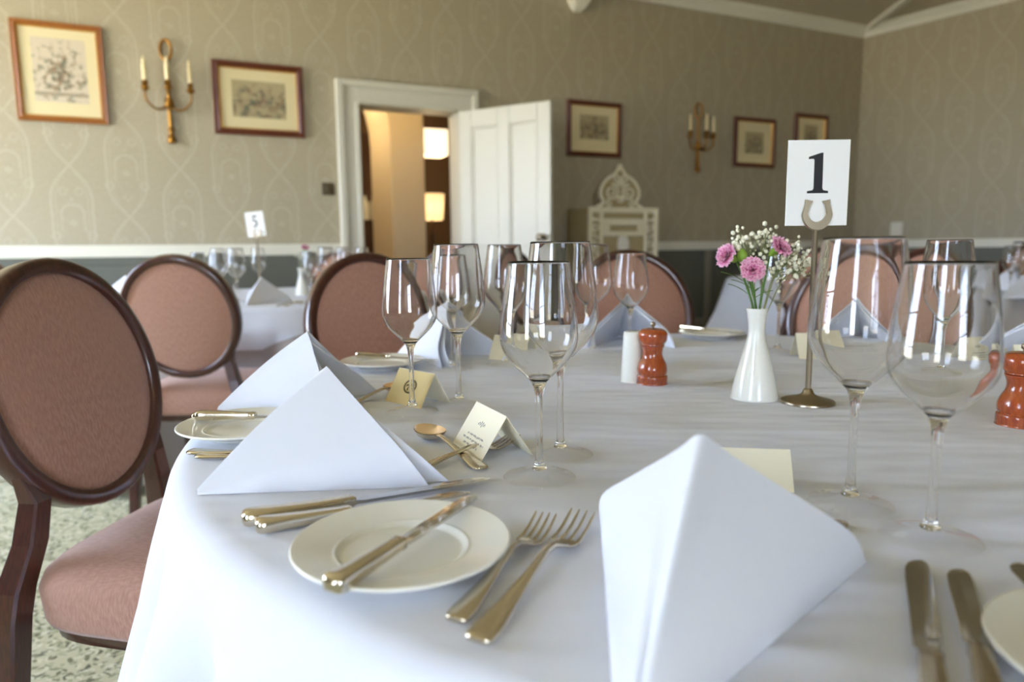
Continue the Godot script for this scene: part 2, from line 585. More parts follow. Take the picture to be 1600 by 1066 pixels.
func build_room() -> void:
	var len_b := 11.18
	# floor and ceiling as one slab each, over the whole room and the passage beyond the door
	var st := start()
	st.set_smooth_group(-1)
	var f := structure("floor")
	var corners := [wa(ROOM_S - 0.3, 0, ROOM_N + 0.3), wa(ROOM_S - 0.3, 0, -0.2), wa(CORNER_S + 0.4, 0, -0.2), wa(7.7, 0, ROOM_N + 0.3)]
	var uvs := []
	for c in corners:
		uvs.append(Vector2(c.x, c.z))
	quad(st, corners[0], corners[1], corners[2], corners[3], uvs[0], uvs[1], uvs[2], uvs[3])
	var down := Vector3(0, -0.12, 0)
	quad(st, corners[3] + down, corners[2] + down, corners[1] + down, corners[0] + down)
	for k in 4:
		quad(st, corners[k], corners[k] + down, corners[(k + 1) % 4] + down, corners[(k + 1) % 4])
	part("carpet", done(st), M.carpet, f)
	var ce := structure("ceiling", basis_a(), wa(0, 0, 0))
	part("plaster", box_mesh(Vector3(ROOM_S - 0.3, CEIL, -0.2), Vector3(7.7, CEIL + 0.14, ROOM_N + 0.3)), M.ceiling, ce)
	# the narrow moulding that runs out of the corner across the ceiling, and the beam over the corbel
	var strip := structure("trim_1")
	var a := wa(CORNER_S, CEIL - 0.02, 0) + (WB + NA).normalized() * 0.03
	var dir := Vector3(-0.1, 0, 0.995)
	var st3 := start()
	var side := Vector3(dir.z, 0, -dir.x) * 0.035
	var rings := []
	for k in 2:
		var p := a + dir * (7.0 * k)
		rings.append(PackedVector3Array([p - side, p + side, p + side * 0.7 - Vector3(0, 0.03, 0), p - side * 0.7 - Vector3(0, 0.03, 0)]))
		for q in 4:
			rings[k][q].y += 0.02
	loft(st3, rings, true, -1)
	part("moulding", done(st3), M.cream, strip)

	# back wall with the doorway
	var o := structure("wall_back", basis_a(), wa(ROOM_S, 0, 0))
	wall_run(o, CORNER_S - ROOM_S, [[0.10 - ROOM_S, 0.93 - ROOM_S, 0.0, 2.03]], CEIL)
	panels(o, 0.05, 0.0 - ROOM_S, 0.6)
	panels(o, 1.02 - ROOM_S, CORNER_S - ROOM_S, 1.06)
	o = structure("trim_2", basis_a(), wa(ROOM_S, 0, 0))
	st = start(); rail_profile(st, 0, -ROOM_S); part("dado_rail", done(st), M.cream, o)
	st = start(); rail_profile(st, 1.02 - ROOM_S, CORNER_S - ROOM_S); part("dado_rail", done(st), M.cream, o)
	st = start(); cornice(st, 0, CORNER_S - ROOM_S); part("cornice", done(st), M.cream, o)
	o = structure("baseboard_back", basis_a(), wa(ROOM_S, 0, 0))
	st = start(); skirting(st, 0, -ROOM_S); part("skirting", done(st), M.dado_trim, o)
	st = start(); skirting(st, 1.02 - ROOM_S, CORNER_S - ROOM_S); part("skirting", done(st), M.dado_trim, o)
	# right wall
	o = structure("wall_right", basis_b(), wa(CORNER_S, 0, 0))
	wall_run(o, len_b, [], CEIL)
	panels(o, 0.05, len_b, 0.7)
	o = structure("trim_3", basis_b(), wa(CORNER_S, 0, 0))
	st = start(); rail_profile(st, 0, len_b); part("dado_rail", done(st), M.cream, o)
	st = start(); cornice(st, 0, len_b); part("cornice", done(st), M.cream, o)
	o = structure("baseboard_right", basis_b(), wa(CORNER_S, 0, 0))
	st = start(); skirting(st, 0, len_b); part("skirting", done(st), M.dado_trim, o)
	# window wall to the left
	o = structure("wall_left", basis_d(), wa(ROOM_S, 0, ROOM_N))
	var ops := []
	var no := 1
	for n in WINDOWS_LEFT:
		ops.append([ROOM_N - n[1], ROOM_N - n[0], 0.4, 2.65])
		window_unit(no, basis_d(), wa(ROOM_S, 0, n[1]), n[1] - n[0], 0.4, 2.65)
		no += 1
	ops.reverse()
	wall_run(o, ROOM_N, ops, CEIL)
	# wall behind the camera
	var end_s := 7.09
	o = structure("wall_front", basis_c(), wa(end_s, 0, ROOM_N))
	ops = []
	for s in WINDOWS_FRONT:
		ops.append([end_s - s[1], end_s - s[0], 0.4, 2.65])
		window_unit(no, basis_c(), wa(s[1], 0, ROOM_N), s[1] - s[0], 0.4, 2.65)
		no += 1
	wall_run(o, end_s - ROOM_S, ops, CEIL)
	# corbel under the ceiling, high on the back wall
	o = structure("trim_4", basis_a(), wa(1.88, 0, 0))
	st = start()
	var steps := [[2.80, 0.03, 0.03], [2.82, 0.05, 0.07], [2.87, 0.08, 0.11], [2.92, 0.10, 0.15], [2.98, 0.105, 0.19], [3.05, 0.11, 0.2]]
	rings = []
	for s in steps:
		rings.append(PackedVector3Array([Vector3(-s[1], s[0], 0), Vector3(s[1], s[0], 0), Vector3(s[1] * 0.9, s[0], s[2]), Vector3(-s[1] * 0.9, s[0], s[2])]))
	loft(st, rings, true, -1)
	part("corbel", done(st), M.cream, o)

const WINDOWS_LEFT := [[0.5, 2.6], [5.7, 6.6]]
const WINDOWS_FRONT := [[-3.9, -2.0]]

func build_doorway() -> void:
	var b := basis_a()
	var o := structure("door_1", b, wa(0, 0, 0))
	# casing with a stepped face, and the lining of the wall
	var st := start()
	for r in [[0.0, 0.15, 0.0, 2.12], [0.88, 1.02, 0.0, 2.12], [0.15, 0.88, 1.98, 2.12]]:
		chamfer_box(st, Vector3(r[0], r[2], 0), Vector3(r[1], r[3], 0.022), 0.003)
	for r in [[-0.012, 0.035, 0.0, 2.135], [0.985, 1.03, 0.0, 2.135], [0.035, 0.985, 2.09, 2.135]]:
		chamfer_box(st, Vector3(r[0], r[2], 0.0), Vector3(r[1], r[3], 0.045), 0.006)
	for r in [[0.115, 0.145, 0.0, 1.99], [0.885, 0.91, 0.0, 1.99], [0.145, 0.885, 1.985, 2.015]]:
		chamfer_box(st, Vector3(r[0], r[2], 0.0), Vector3(r[1], r[3], 0.032), 0.004)
	part("casing", done(st), M.door, o)
	st = start()
	box(st, Vector3(0.10, 0, -0.2), Vector3(0.15, 2.03, 0.0))
	box(st, Vector3(0.88, 0, -0.2), Vector3(0.93, 2.03, 0.0))
	box(st, Vector3(0.15, 1.98, -0.2), Vector3(0.88, 2.03, 0.0))
	part("lining", done(st), M.door, o)
	# the leaf, swung into the room on hinges at the right of the opening
	var leaf := structure("door_2")
	var ang := atan2(0.61, 0.43)
	var lx := (WA * cos(ang) + NA * sin(ang)).normalized()
	leaf.transform = Transform3D(Basis(lx, Vector3.UP, lx.cross(Vector3.UP)), wa(0.885, 0.01, 0.03))
	var W := 0.745
	var H := 1.965
	for s in [[0.0, 0.105], [W - 0.105, W], [W / 2 - 0.05, W / 2 + 0.05]]:
		part("stile", cbox(Vector3(s[0], 0, -0.02), Vector3(s[1], H, 0.02), 0.004), M.door, leaf)
	for c in 2:
		var xa := 0.105 if c == 0 else W / 2 + 0.05
		var xb := W / 2 - 0.05 if c == 0 else W - 0.105
		for y in [[0.0, 0.2], [0.82, 0.98], [H - 0.12, H]]:
			part("rail", cbox(Vector3(xa, y[0], -0.02), Vector3(xb, y[1], 0.02), 0.002), M.door, leaf)
		for y in [[0.2, 0.82], [0.98, H - 0.12]]:
			part("panel", cbox(Vector3(xa - 0.01, y[0] - 0.01, -0.008), Vector3(xb + 0.01, y[1] + 0.01, 0.008), 0.002), M.door, leaf)
			var stm := start()
			for e in [[xa, xa + 0.016, y[0], y[1]], [xb - 0.016, xb, y[0], y[1]], [xa + 0.016, xb - 0.016, y[0], y[0] + 0.016], [xa + 0.016, xb - 0.016, y[1] - 0.016, y[1]]]:
				chamfer_box(stm, Vector3(e[0], e[2], -0.014), Vector3(e[1], e[3], 0.014), 0.004)
			part("panel_moulding", done(stm), M.door, leaf)
	for sgn in [-1.0, 1.0]:
		st = start()
		lathe_into(st, [Vector2(0, 0), Vector2(0.026, 0), Vector2(0.024, 0.008), Vector2(0.01, 0.012), Vector2(0.01, 0.03), Vector2(0.024, 0.042), Vector2(0.026, 0.055), Vector2(0.016, 0.066), Vector2(0, 0.068)], 20, [], Vector3(W - 0.06, 1.05, 0.02 * sgn), Basis(Vector3.RIGHT, PI / 2 * sgn))
		part("door_knob", done(st), M.pewter, leaf)

func build_passage() -> void:
	# the room beyond the doorway: floor, ceiling, dark walls, the white pier, two lamps and a dark dresser with bottles
	var b := basis_a()
	var o := structure("floor", b, wa(0, 0, 0))
	part("boards", box_mesh(Vector3(-1.4, -0.12, -3.8), Vector3(4.6, 0.0, -0.2)), M.dark_wood, o)
	o = structure("ceiling", b, wa(0, 0, 0))
	part("plaster", box_mesh(Vector3(-1.4, 2.9, -3.8), Vector3(4.6, 3.0, -0.2)), M.ceiling, o)
	for w in [["wall_passage_end", Vector3(-1.4, 0, -3.8), Vector3(4.6, 2.9, -3.65)], ["wall_passage_side", Vector3(-1.4, 0, -3.65), Vector3(-1.25, 2.9, -0.2)], ["wall_passage_far", Vector3(4.45, 0, -3.65), Vector3(4.6, 2.9, -0.2)]]:
		o = structure(w[0], b, wa(0, 0, 0))
		part("plaster", box_mesh(w[1], w[2]), M.brown_wall, o)
	# square pier whose top spreads into an arch
	o = structure("column", b, wa(0, 0, 0))
	part("shaft", cbox(Vector3(0.80, 0, -2.3), Vector3(1.13, 2.9, -1.55), 0.01), M.plaster, o)
	var st := start()
	var out := PackedVector2Array([Vector2(0.802, 2.0)])
	for k in 9:
		var t := PI / 2 * k / 8.0
		out.append(Vector2(0.802 - 0.55 * (1.0 - cos(t)), 2.0 + 0.85 * sin(t)))
	out.append(Vector2(0.802, 2.85))
	out.reverse()
	extrude(st, out, -2.3, -1.55)
	part("arch_springing", done(st), M.plaster, o)
	# lamps
	lamp("wall_lamp", "lit square white lamp shade on the brown wall beyond the doorway", b, wa(1.62, 0, -2.75), 2.02, 2.30, 0.14, true)
	lamp("table_lamp", "lit tapered cream lamp shade on a turned stand beyond the doorway", b, wa(1.60, 0, -2.75), 1.31, 1.60, 0.145, false)
	lamp("ceiling_lamp", "ceiling lamp just inside the doorway, above the opening", b, wa(0.45, 0, -0.75), 2.45, 2.68, 0.16, false, 0.7)
	lamp("ceiling_lamp", "ceiling lamp deeper in the passage, beside the white pier", b, wa(0.15, 0, -1.95), 2.48, 2.70, 0.16, false, 1.1)
	var c := thing("side_cabinet", "dark wooden cabinet under the table lamp beyond the doorway", "cabinet")
	put_on(c, b, wa(1.75, 0, -2.8))
	part("body", cbox(Vector3(-0.38, 0.08, -0.24), Vector3(0.38, 0.80, 0.20), 0.006), M.dark_wood, c)
	part("worktop", cbox(Vector3(-0.41, 0.80, -0.26), Vector3(0.41, 0.83, 0.23), 0.006), M.dark_wood, c)
	for k in 2:
		var d := part("door", cbox(Vector3(-0.36 + 0.365 * k, 0.12, 0.20), Vector3(-0.005 + 0.365 * k, 0.77, 0.216), 0.004), M.dark_wood, c)
		st = start()
		ball(st, Vector3(-0.03 + 0.06 * k, 0.45, 0.226), 0.012)
		part("knob", done(st), M.brass, d)
	for x in [-0.33, 0.33]:
		for z in [-0.2, 0.17]:
			part("foot", cbox(Vector3(x - 0.03, 0, z - 0.03), Vector3(x + 0.03, 0.08, z + 0.03), 0.004), M.dark_wood, c)
	c = thing("dresser", "tall dark dresser seen through the left of the doorway", "dresser")
	put_on(c, b, wa(0.98, 0, -2.85))
	part("body", cbox(Vector3(-0.62, 0, -0.35), Vector3(0.12, 1.28, 0.0), 0.006), M.dark_wood, c)
	part("shelf", cbox(Vector3(-0.64, 1.28, -0.36), Vector3(0.13, 1.31, 0.02), 0.004), M.dark_wood, c)
	part("back_panel", cbox(Vector3(-0.62, 1.31, -0.36), Vector3(0.12, 2.3, -0.33), 0.004), M.dark_wood, c)
	for k in 2:
		var bt := thing("bottle", ["pale bottle on the dresser shelf, next to the door casing", "pale bottle on the dresser shelf, next to the white pier"][k], "bottle", Vector3.ZERO, 0.0, "bottles on the dresser")
		put_on(bt, b, wa(0.885 + 0.095 * k, 1.312, -2.95))
		part("body", lathe([Vector2(0, 0), Vector2(0.04, 0), Vector2(0.042, 0.01), Vector2(0.042, 0.16), Vector2(0.036, 0.19), Vector2(0.016, 0.225), Vector2(0.015, 0.28), Vector2(0, 0.28)], 20, [1, 6]), M.bottle, bt)
		part("cap", lathe([Vector2(0.016, 0.27), Vector2(0.017, 0.30), Vector2(0, 0.302)], 16, [1]), M.dark_wood, bt)

func lamp(called: String, label: String, b: Basis, at: Vector3, y0: float, y1: float, r: float, square: bool, energy := LAMP_ENERGY) -> void:
	var o := thing(called, label, "lamp")
	put_on(o, b, at)
	var shade_m := mat(c8(250, 240, 214), 0.8)
	shade_m.emission_enabled = true
	shade_m.emission = c8(255, 226, 176) if not square else c8(255, 244, 220)
	shade_m.emission_energy_multiplier = 1.3 if square else 0.7
	shade_m.backlight_enabled = true
	shade_m.backlight = Color(0.6, 0.55, 0.45)
	var st := start()
	if square:
		var rings := []
		for y in [y0, y1]:
			rings.append(PackedVector3Array([Vector3(-r, y, -r), Vector3(r, y, -r), Vector3(r, y, r), Vector3(-r, y, r)]))
		loft(st, rings, false, -1)
	else:
		lathe_into(st, [Vector2(r * 0.86, y0), Vector2(r, y1)], 32)
	part("lamp_shade", done(st), shade_m, o)
	st = start()
	ball(st, Vector3(0, (y0 + y1) / 2, 0), 0.03, 12)
	var bulb_m := mat(Color.WHITE, 0.5)
	bulb_m.emission_enabled = true
	bulb_m.emission = c8(255, 214, 150)
	bulb_m.emission_energy_multiplier = 4.0
	part("bulb", done(st), bulb_m, o)
	if square:
		part("arm", tube_mesh([Vector3(0, y0 + 0.1, -0.9), Vector3(0, y0 + 0.05, -0.4), Vector3(0, y0 + 0.1, 0)], 0.01), M.brass, o)
	else:
		if y0 > 2.0:
			part("drop_rod", tube_mesh([Vector3(0, y0 + 0.1, 0), Vector3(0, 2.9, 0)], 0.008), M.brass, o)
		else:
			part("stand", lathe(smooth_profile([Vector2(0.0, 0.83), Vector2(0.07, 0.832), Vector2(0.06, 0.85), Vector2(0.018, 0.88), Vector2(0.03, 0.92), Vector2(0.018, 0.96), Vector2(0.032, 1.02), Vector2(0.016, 1.08), Vector2(0.03, 1.13), Vector2(0.014, 1.2), Vector2(0.012, 1.4), Vector2(0, 1.42)], 3), 16), M.dark_wood, o)
	var l := OmniLight3D.new()
	l.name = numbered("lamp_glow")
	o.add_child(l)
	l.position = Vector3(0, (y0 + y1) / 2, 0)
	l.light_color = c8(255, 220, 168)
	l.light_energy = energy
	l.light_size = 0.03
	l.omni_range = 12.0
	l.omni_attenuation = 2.0
	l.shadow_enabled = true

const LAMP_ENERGY := 0.12

# ------------------------------------------------------------------ wall things
func frame_ring(st: SurfaceTool, w: float, h: float, prof: Array) -> void:
	# profile [inset, height]: mitred all the way round
	st.set_smooth_group(-1)
	for i in prof.size() - 1:
		var p: Vector2 = prof[i]
		var q: Vector2 = prof[i + 1]
		var a := [Vector3(-w / 2 + p.x, -h / 2 + p.x, p.y), Vector3(w / 2 - p.x, -h / 2 + p.x, p.y), Vector3(w / 2 - p.x, h / 2 - p.x, p.y), Vector3(-w / 2 + p.x, h / 2 - p.x, p.y)]
		var b := [Vector3(-w / 2 + q.x, -h / 2 + q.x, q.y), Vector3(w / 2 - q.x, -h / 2 + q.x, q.y), Vector3(w / 2 - q.x, h / 2 - q.x, q.y), Vector3(-w / 2 + q.x, h / 2 - q.x, q.y)]
		for k in 4:
			quad(st, a[k], b[k], b[(k + 1) % 4], a[(k + 1) % 4])

func picture(label: String, s0: float, s1: float, y0: float, y1: float, fw: float, fm: Material, mount: float, pw: float, ph: float, seed_: int, kind: int, twist := 0.0) -> void:
	var o := thing("framed_print", label, "picture", Vector3.ZERO, 0.0, "framed prints on the back wall")
	put_on(o, basis_a() * Basis(Vector3(0, 0, 1), twist), wa((s0 + s1) / 2, (y0 + y1) / 2, 0.002))
	var w := s1 - s0
	var h := y1 - y0
	var st := start()
	frame_ring(st, w, h, [Vector2(0, 0), Vector2(0, 0.020), Vector2(fw * 0.12, 0.028), Vector2(fw * 0.35, 0.024), Vector2(fw * 0.62, 0.030), Vector2(fw * 0.85, 0.020), Vector2(fw * 0.85, 0.006)])
	part("frame", done(st), fm, o)
	st = start()
	frame_ring(st, w - fw * 1.6, h - fw * 1.6, [Vector2(0, 0.004), Vector2(0, 0.018), Vector2(fw * 0.14, 0.019), Vector2(fw * 0.22, 0.012), Vector2(fw * 0.22, 0.004)])
	part("gilt_slip", done(st), M.gold, o)
	part("mount_board", box_mesh(Vector3(-w / 2 + fw * 0.8, -h / 2 + fw * 0.8, 0.0), Vector3(w / 2 - fw * 0.8, h / 2 - fw * 0.8, 0.008)), M.mount, o)
	st = start()
	st.set_smooth_group(-1)
	var cy := mount
	quad(st, Vector3(-pw / 2, -ph / 2 + cy, 0.009), Vector3(-pw / 2, ph / 2 + cy, 0.009), Vector3(pw / 2, ph / 2 + cy, 0.009), Vector3(pw / 2, -ph / 2 + cy, 0.009), Vector2(0, 1), Vector2(0, 0), Vector2(1, 0), Vector2(1, 1))
	var pm := mat(Color.WHITE, 0.8)
	pm.albedo_texture = print_image(seed_, 160, int(160 * ph / pw), kind)
	part("print", done(st), pm, o)
	st = start()
	st.set_smooth_group(-1)
	quad(st, Vector3(-w / 2 + fw * 0.85, -h / 2 + fw * 0.85, 0.0135), Vector3(-w / 2 + fw * 0.85, h / 2 - fw * 0.85, 0.0135), Vector3(w / 2 - fw * 0.85, h / 2 - fw * 0.85, 0.0135), Vector3(w / 2 - fw * 0.85, -h / 2 + fw * 0.85, 0.0135))
	part("pane", done(st), M.pane, o)

func sconce(label: String, s: float, y0: float, y1: float) -> void:
	var o := thing("wall_sconce", label, "sconce", Vector3.ZERO, 0.0, "three candle wall lights")
	put_on(o, basis_a(), wa(s, y0, 0.0))
	var h := y1 - y0
	var st := start()
	# back rod with a tassel at the foot and a ribbon loop on top
	tube(st, [Vector3(0, 0.06, 0.02), Vector3(0, h * 0.5, 0.022), Vector3(0, h - 0.12, 0.02)], 0.014, 0.009, 10)
	lathe_into(st, smooth_profile([Vector2(0, 0), Vector2(0.018, 0.004), Vector2(0.022, 0.03), Vector2(0.010, 0.07), Vector2(0.02, 0.085), Vector2(0.012, 0.10), Vector2(0, 0.10)], 3), 12, [], Vector3(0, 0, 0.022))
	lathe_into(st, smooth_profile([Vector2(0, 0), Vector2(0.022, 0.006), Vector2(0.026, 0.03), Vector2(0.016, 0.06), Vector2(0, 0.062)], 3), 12, [], Vector3(0, h * 0.34, 0.022))
	part("back_rod", done(st), M.brass, o)
	st = start()
	var loop := []
	for k in 25:
		var t := TAU * k / 24.0
		loop.append(Vector3(sin(t) * 0.032, h - 0.07 - cos(t) * 0.06, 0.02 + 0.01 * sin(t)))
	tube(st, loop, 0.008, 0.008, 8, false)
	part("ribbon_loop", done(st), M.brass, o)
	for k in 3:
		var x: float = [-0.125, 0.0, 0.125][k]
		var z: float = [0.07, 0.13, 0.07][k]
		var yb := h * 0.50
		st = start()
		tube(st, smooth_path([Vector3(0, h * 0.36, 0.03), Vector3(x * 0.55, h * 0.32, z * 0.7), Vector3(x, h * 0.40, z), Vector3(x, yb, z)]), 0.007, 0.006, 8)
		lathe_into(st, [Vector2(0, -0.02), Vector2(0.008, -0.015), Vector2(0.024, 0.0), Vector2(0.026, 0.006), Vector2(0.016, 0.01), Vector2(0.016, 0.045), Vector2(0.0, 0.045)], 14, [], Vector3(x, yb, z))
		var arm := part("arm", done(st), M.brass, o)
		st = start()
		lathe_into(st, [Vector2(0, 0.0), Vector2(0.0125, 0.0), Vector2(0.0125, 0.095), Vector2(0.008, 0.10), Vector2(0, 0.10)], 14, [1, 2], Vector3(x, yb + 0.044, z))
		part("candle", done(st), M.candle, arm)
		st = start()
		lathe_into(st, smooth_profile([Vector2(0, 0), Vector2(0.007, 0.003), Vector2(0.010, 0.015), Vector2(0.006, 0.033), Vector2(0, 0.044)], 3), 12, [], Vector3(x, yb + 0.143, z))
		part("bulb", done(st), M.candle, arm)

func build_wall_things() -> void:
	picture("large upright gilt framed coloured print, leftmost on the wall", -1.825, -1.37, 1.745, 2.305, 0.036, M.gilt, 0.012, 0.27, 0.36, 3, 0, 0.0)
	picture("wide brown framed landscape print between the sconce and the door", -0.78, -0.225, 1.73, 2.185, 0.044, M.dark_frame, 0.0, 0.33, 0.23, 9, 1)
	picture("dark framed landscape print above the ornate white post box", 1.79, 2.295, 1.71, 2.14, 0.04, M.dark_frame, 0.015, 0.27, 0.19, 17, 1)
	picture("small dark framed print just past the far sconce", 3.495, 3.975, 1.69, 2.125, 0.04, M.dark_frame, 0.0, 0.22, 0.19, 23, 1)
	picture("small framed portrait print nearest the room corner", 4.225, 4.64, 1.79, 2.205, 0.04, M.dark_frame, 0.0, 0.17, 0.22, 29, 1)
	sconce("brass three candle wall sconce between the two prints on the left", -1.035, 1.65, 2.28)
	sconce("brass candle wall sconce on the dark wall above the dado near the corner", 3.085, 1.62, 2.21)
	var o := thing("light_switch", "small square bronze switch plate beside the door casing", "switch")
	put_on(o, basis_a(), wa(-0.085, 1.40, 0))
	part("plate", cbox(Vector3(-0.042, -0.042, 0), Vector3(0.042, 0.042, 0.008), 0.003), M.bronze, o)
	part("rocker", cbox(Vector3(-0.012, -0.018, 0.008), Vector3(0.012, 0.018, 0.014), 0.002), M.bronze, o)
	o = thing("thermostat", "small white box on the right wall above the dado rail", "thermostat")
	put_on(o, basis_b(), wa(CORNER_S, 0, 0) + WB * 0.43 + Vector3(0, 1.13, 0))
	part("case", cbox(Vector3(-0.055, -0.065, 0), Vector3(0.055, 0.065, 0.03), 0.006), M.plastic, o)
	part("dial", cbox(Vector3(-0.03, -0.03, 0.03), Vector3(0.03, 0.02, 0.036), 0.004), M.cream, o)

func scroll(st: SurfaceTool, c: Vector3, r: float, turns: float, dirn: float, start_a: float, thick: float) -> void:
	var pts := []
	var n := int(14 * turns) + 4
	for k in n + 1:
		var t := float(k) / n
		var rr := r * (1.0 - 0.78 * t)
		var a := start_a + dirn * TAU * turns * t
		pts.append(c + Vector3(cos(a) * rr, sin(a) * rr, 0))
	tube(st, pts, thick, thick * 0.7, 6)

func build_post_box() -> void:
	var o := thing("post_box", "tall ornate white lattice post box with scrolled crest against the wall", "post box")
	put_on(o, basis_a(), wa(2.05, 0, 0.32))
	var w := 0.315
	part("body", cbox(Vector3(-w, 0.0, -0.2), Vector3(w, 1.28, 0.10), 0.008), M.box_inner, o)
	var st := start()
	for r in [[-w, -w + 0.03], [w - 0.03, w], [-w + 0.10, -w + 0.125], [w - 0.125, w - 0.10]]:
		chamfer_box(st, Vector3(r[0], 0.0, 0.10), Vector3(r[1], 1.28, 0.125), 0.004)
	for y in [[0.0, 0.06], [1.245, 1.285], [1.18, 1.20]]:
		chamfer_box(st, Vector3(-w + 0.0, y[0], 0.10), Vector3(w, y[1], 0.122), 0.004)
	part("frame", done(st), M.box_white, o)
	for sgn in [-1.0, 1.0]:
		st = start()
		for k in 9:
			var y := 0.13 + k * 0.125
			scroll(st, Vector3(sgn * (w - 0.065), y, 0.115), 0.034, 1.3, 1.0 if k % 2 else -1.0, PI / 2 if k % 2 else -PI / 2, 0.007)
			ball(st, Vector3(sgn * (w - 0.065), y + 0.0625, 0.115), 0.011, 8)
			tube(st, [Vector3(sgn * (w - 0.095), y + 0.05, 0.113), Vector3(sgn * (w - 0.035), y + 0.075, 0.113)], 0.006, 0.006, 6)
		part("lace_border", done(st), M.box_lace, o)
	# letter slot plate
	st = start()
	chamfer_box(st, Vector3(-0.19, 1.07, 0.10), Vector3(-0.13, 1.185, 0.125), 0.005)
	chamfer_box(st, Vector3(0.13, 1.07, 0.10), Vector3(0.19, 1.185, 0.125), 0.005)
	chamfer_box(st, Vector3(-0.13, 1.07, 0.10), Vector3(0.13, 1.105, 0.125), 0.005)
	chamfer_box(st, Vector3(-0.13, 1.15, 0.10), Vector3(0.13, 1.185, 0.125), 0.005)
	part("slot_plate", done(st), M.box_white, o)
	# pale oval ornament below the slot
	st = start()
	lathe_into(st, smooth_profile([Vector2(0, -0.012), Vector2(0.055, -0.01), Vector2(0.06, 0.0), Vector2(0.04, 0.014), Vector2(0, 0.02)], 3), 24, [], Vector3(0, 1.0, 0.11), Basis(Vector3.RIGHT, PI / 2) * Basis.from_scale(Vector3(0.85, 1, 1.4)))
	part("oval_ornament", done(st), M.plastic, o)
	# crest of scrolls rising to a point
	st = start()
	var ol := PackedVector2Array()
	for p in smooth_profile([Vector2(-0.21, 1.285), Vector2(-0.15, 1.32), Vector2(-0.175, 1.38), Vector2(-0.165, 1.44), Vector2(-0.12, 1.495), Vector2(-0.05, 1.535), Vector2(0.0, 1.585), Vector2(0.05, 1.535), Vector2(0.12, 1.495), Vector2(0.165, 1.44), Vector2(0.175, 1.38), Vector2(0.15, 1.32), Vector2(0.21, 1.285)], 4):
		ol.append(p)
	extrude(st, ol, 0.02, 0.05)
	part("crest_panel", done(st), M.box_inner, o)
	st = start()
	var rim := []
	for p in ol:
		rim.append(Vector3(p.x, p.y, 0.055))
	tube(st, rim, 0.013, 0.013, 8)
	for sgn in [-1.0, 1.0]:
		scroll(st, Vector3(sgn * 0.078, 1.40, 0.06), 0.062, 1.6, sgn, PI / 2, 0.011)
		scroll(st, Vector3(sgn * 0.04, 1.50, 0.06), 0.036, 1.3, -sgn, -PI / 2, 0.009)
		scroll(st, Vector3(sgn * 0.10, 1.315, 0.06), 0.03, 1.2, -sgn, PI / 2, 0.008)
	ball(st, Vector3(0, 1.46, 0.06), 0.022, 10)
	ball(st, Vector3(0, 1.595, 0.05), 0.02, 10)
	ball(st, Vector3(0, 1.35, 0.06), 0.03, 10)
	part("crest_scrolls", done(st), M.box_lace, o)

# ------------------------------------------------------------------ tables and cloths
func cloth_mesh(R: float, hem: float, seats: Array, dips: Array, folds: int, seed_: int, square := 0.0, lift := 0.0) -> ArrayMesh:
	# round top, soft edge, then a skirt that falls in folds; seats: [angle, half width, reach] of each close chair's seat; dips: [angle, width, depth] of deep folds
	var rng := RandomNumberGenerator.new()
	rng.seed = seed_
	var ph := []
	for k in 6:
		ph.append(rng.randf() * TAU)
	var segs := 360
	var rings := []
	var er := 0.032
	var top := TOP + lift
	for k in 14:
		rings.append([(R - er) * (k + 1) / 14.0, 0.0, 0])
	for k in 8:
		var t := 1.35 * (k + 1) / 8.0
		rings.append([R - er + er * sin(t), er * (1.0 - cos(t)), 1])
	for k in 26:
		rings.append([R - er + er * sin(1.35), (k + 1) / 26.0, 2])
	var pts := []
	for r in rings:
		var line := PackedVector3Array()
		for j in segs:
			var a := TAU * j / segs
			var rad: float = r[0]
			var y: float = top - r[1]
			if r[2] == 2:
				var full := top - hem
				if square > 0.0:
					full = square / maxf(absf(cos(a + 0.6)), absf(sin(a + 0.6))) - R
					full = minf(full, 0.62)
				var drop: float = r[1] * (full - er)
				var w := sin(a * folds + ph[0] + 0.7 * sin(a * 3.0 + ph[1])) + 0.45 * sin(a * (folds * 2 + 1) + ph[2]) + 0.3 * sin(a * 5.0 + ph[3])
				var amp := 0.07 * smoothstep(0.0, 0.6, drop)
				rad = r[0] + 0.36 * drop + amp * w
				for p in dips:
					rad -= p[2] * exp(-pow(angle_difference(a, p[0]) / p[1], 2.0)) * smoothstep(0.0, 0.16, drop)
				y = top - er * (1.0 - cos(1.35)) - drop
				# where a chair stands close its seat holds the cloth in
				for p in seats:
					var hold := 1.0 - smoothstep(p[1] * 0.75, p[1] * 1.25, absf(angle_difference(a, p[0])))
					rad = lerpf(rad, minf(rad, p[2]), hold * smoothstep(0.05, 0.24, drop))
			line.append(Vector3(cos(a) * rad, y, sin(a) * rad))
		pts.append(line)
	var st := start()
	st.set_smooth_group(0)
	for j in segs:
		var k := (j + 1) % segs
		tri(st, Vector3(0, top, 0), pts[0][j], pts[0][k])
	for i in pts.size() - 1:
		for j in segs:
			var k := (j + 1) % segs
			quad(st, pts[i][j], pts[i + 1][j], pts[i + 1][k], pts[i][k])
	return done(st)

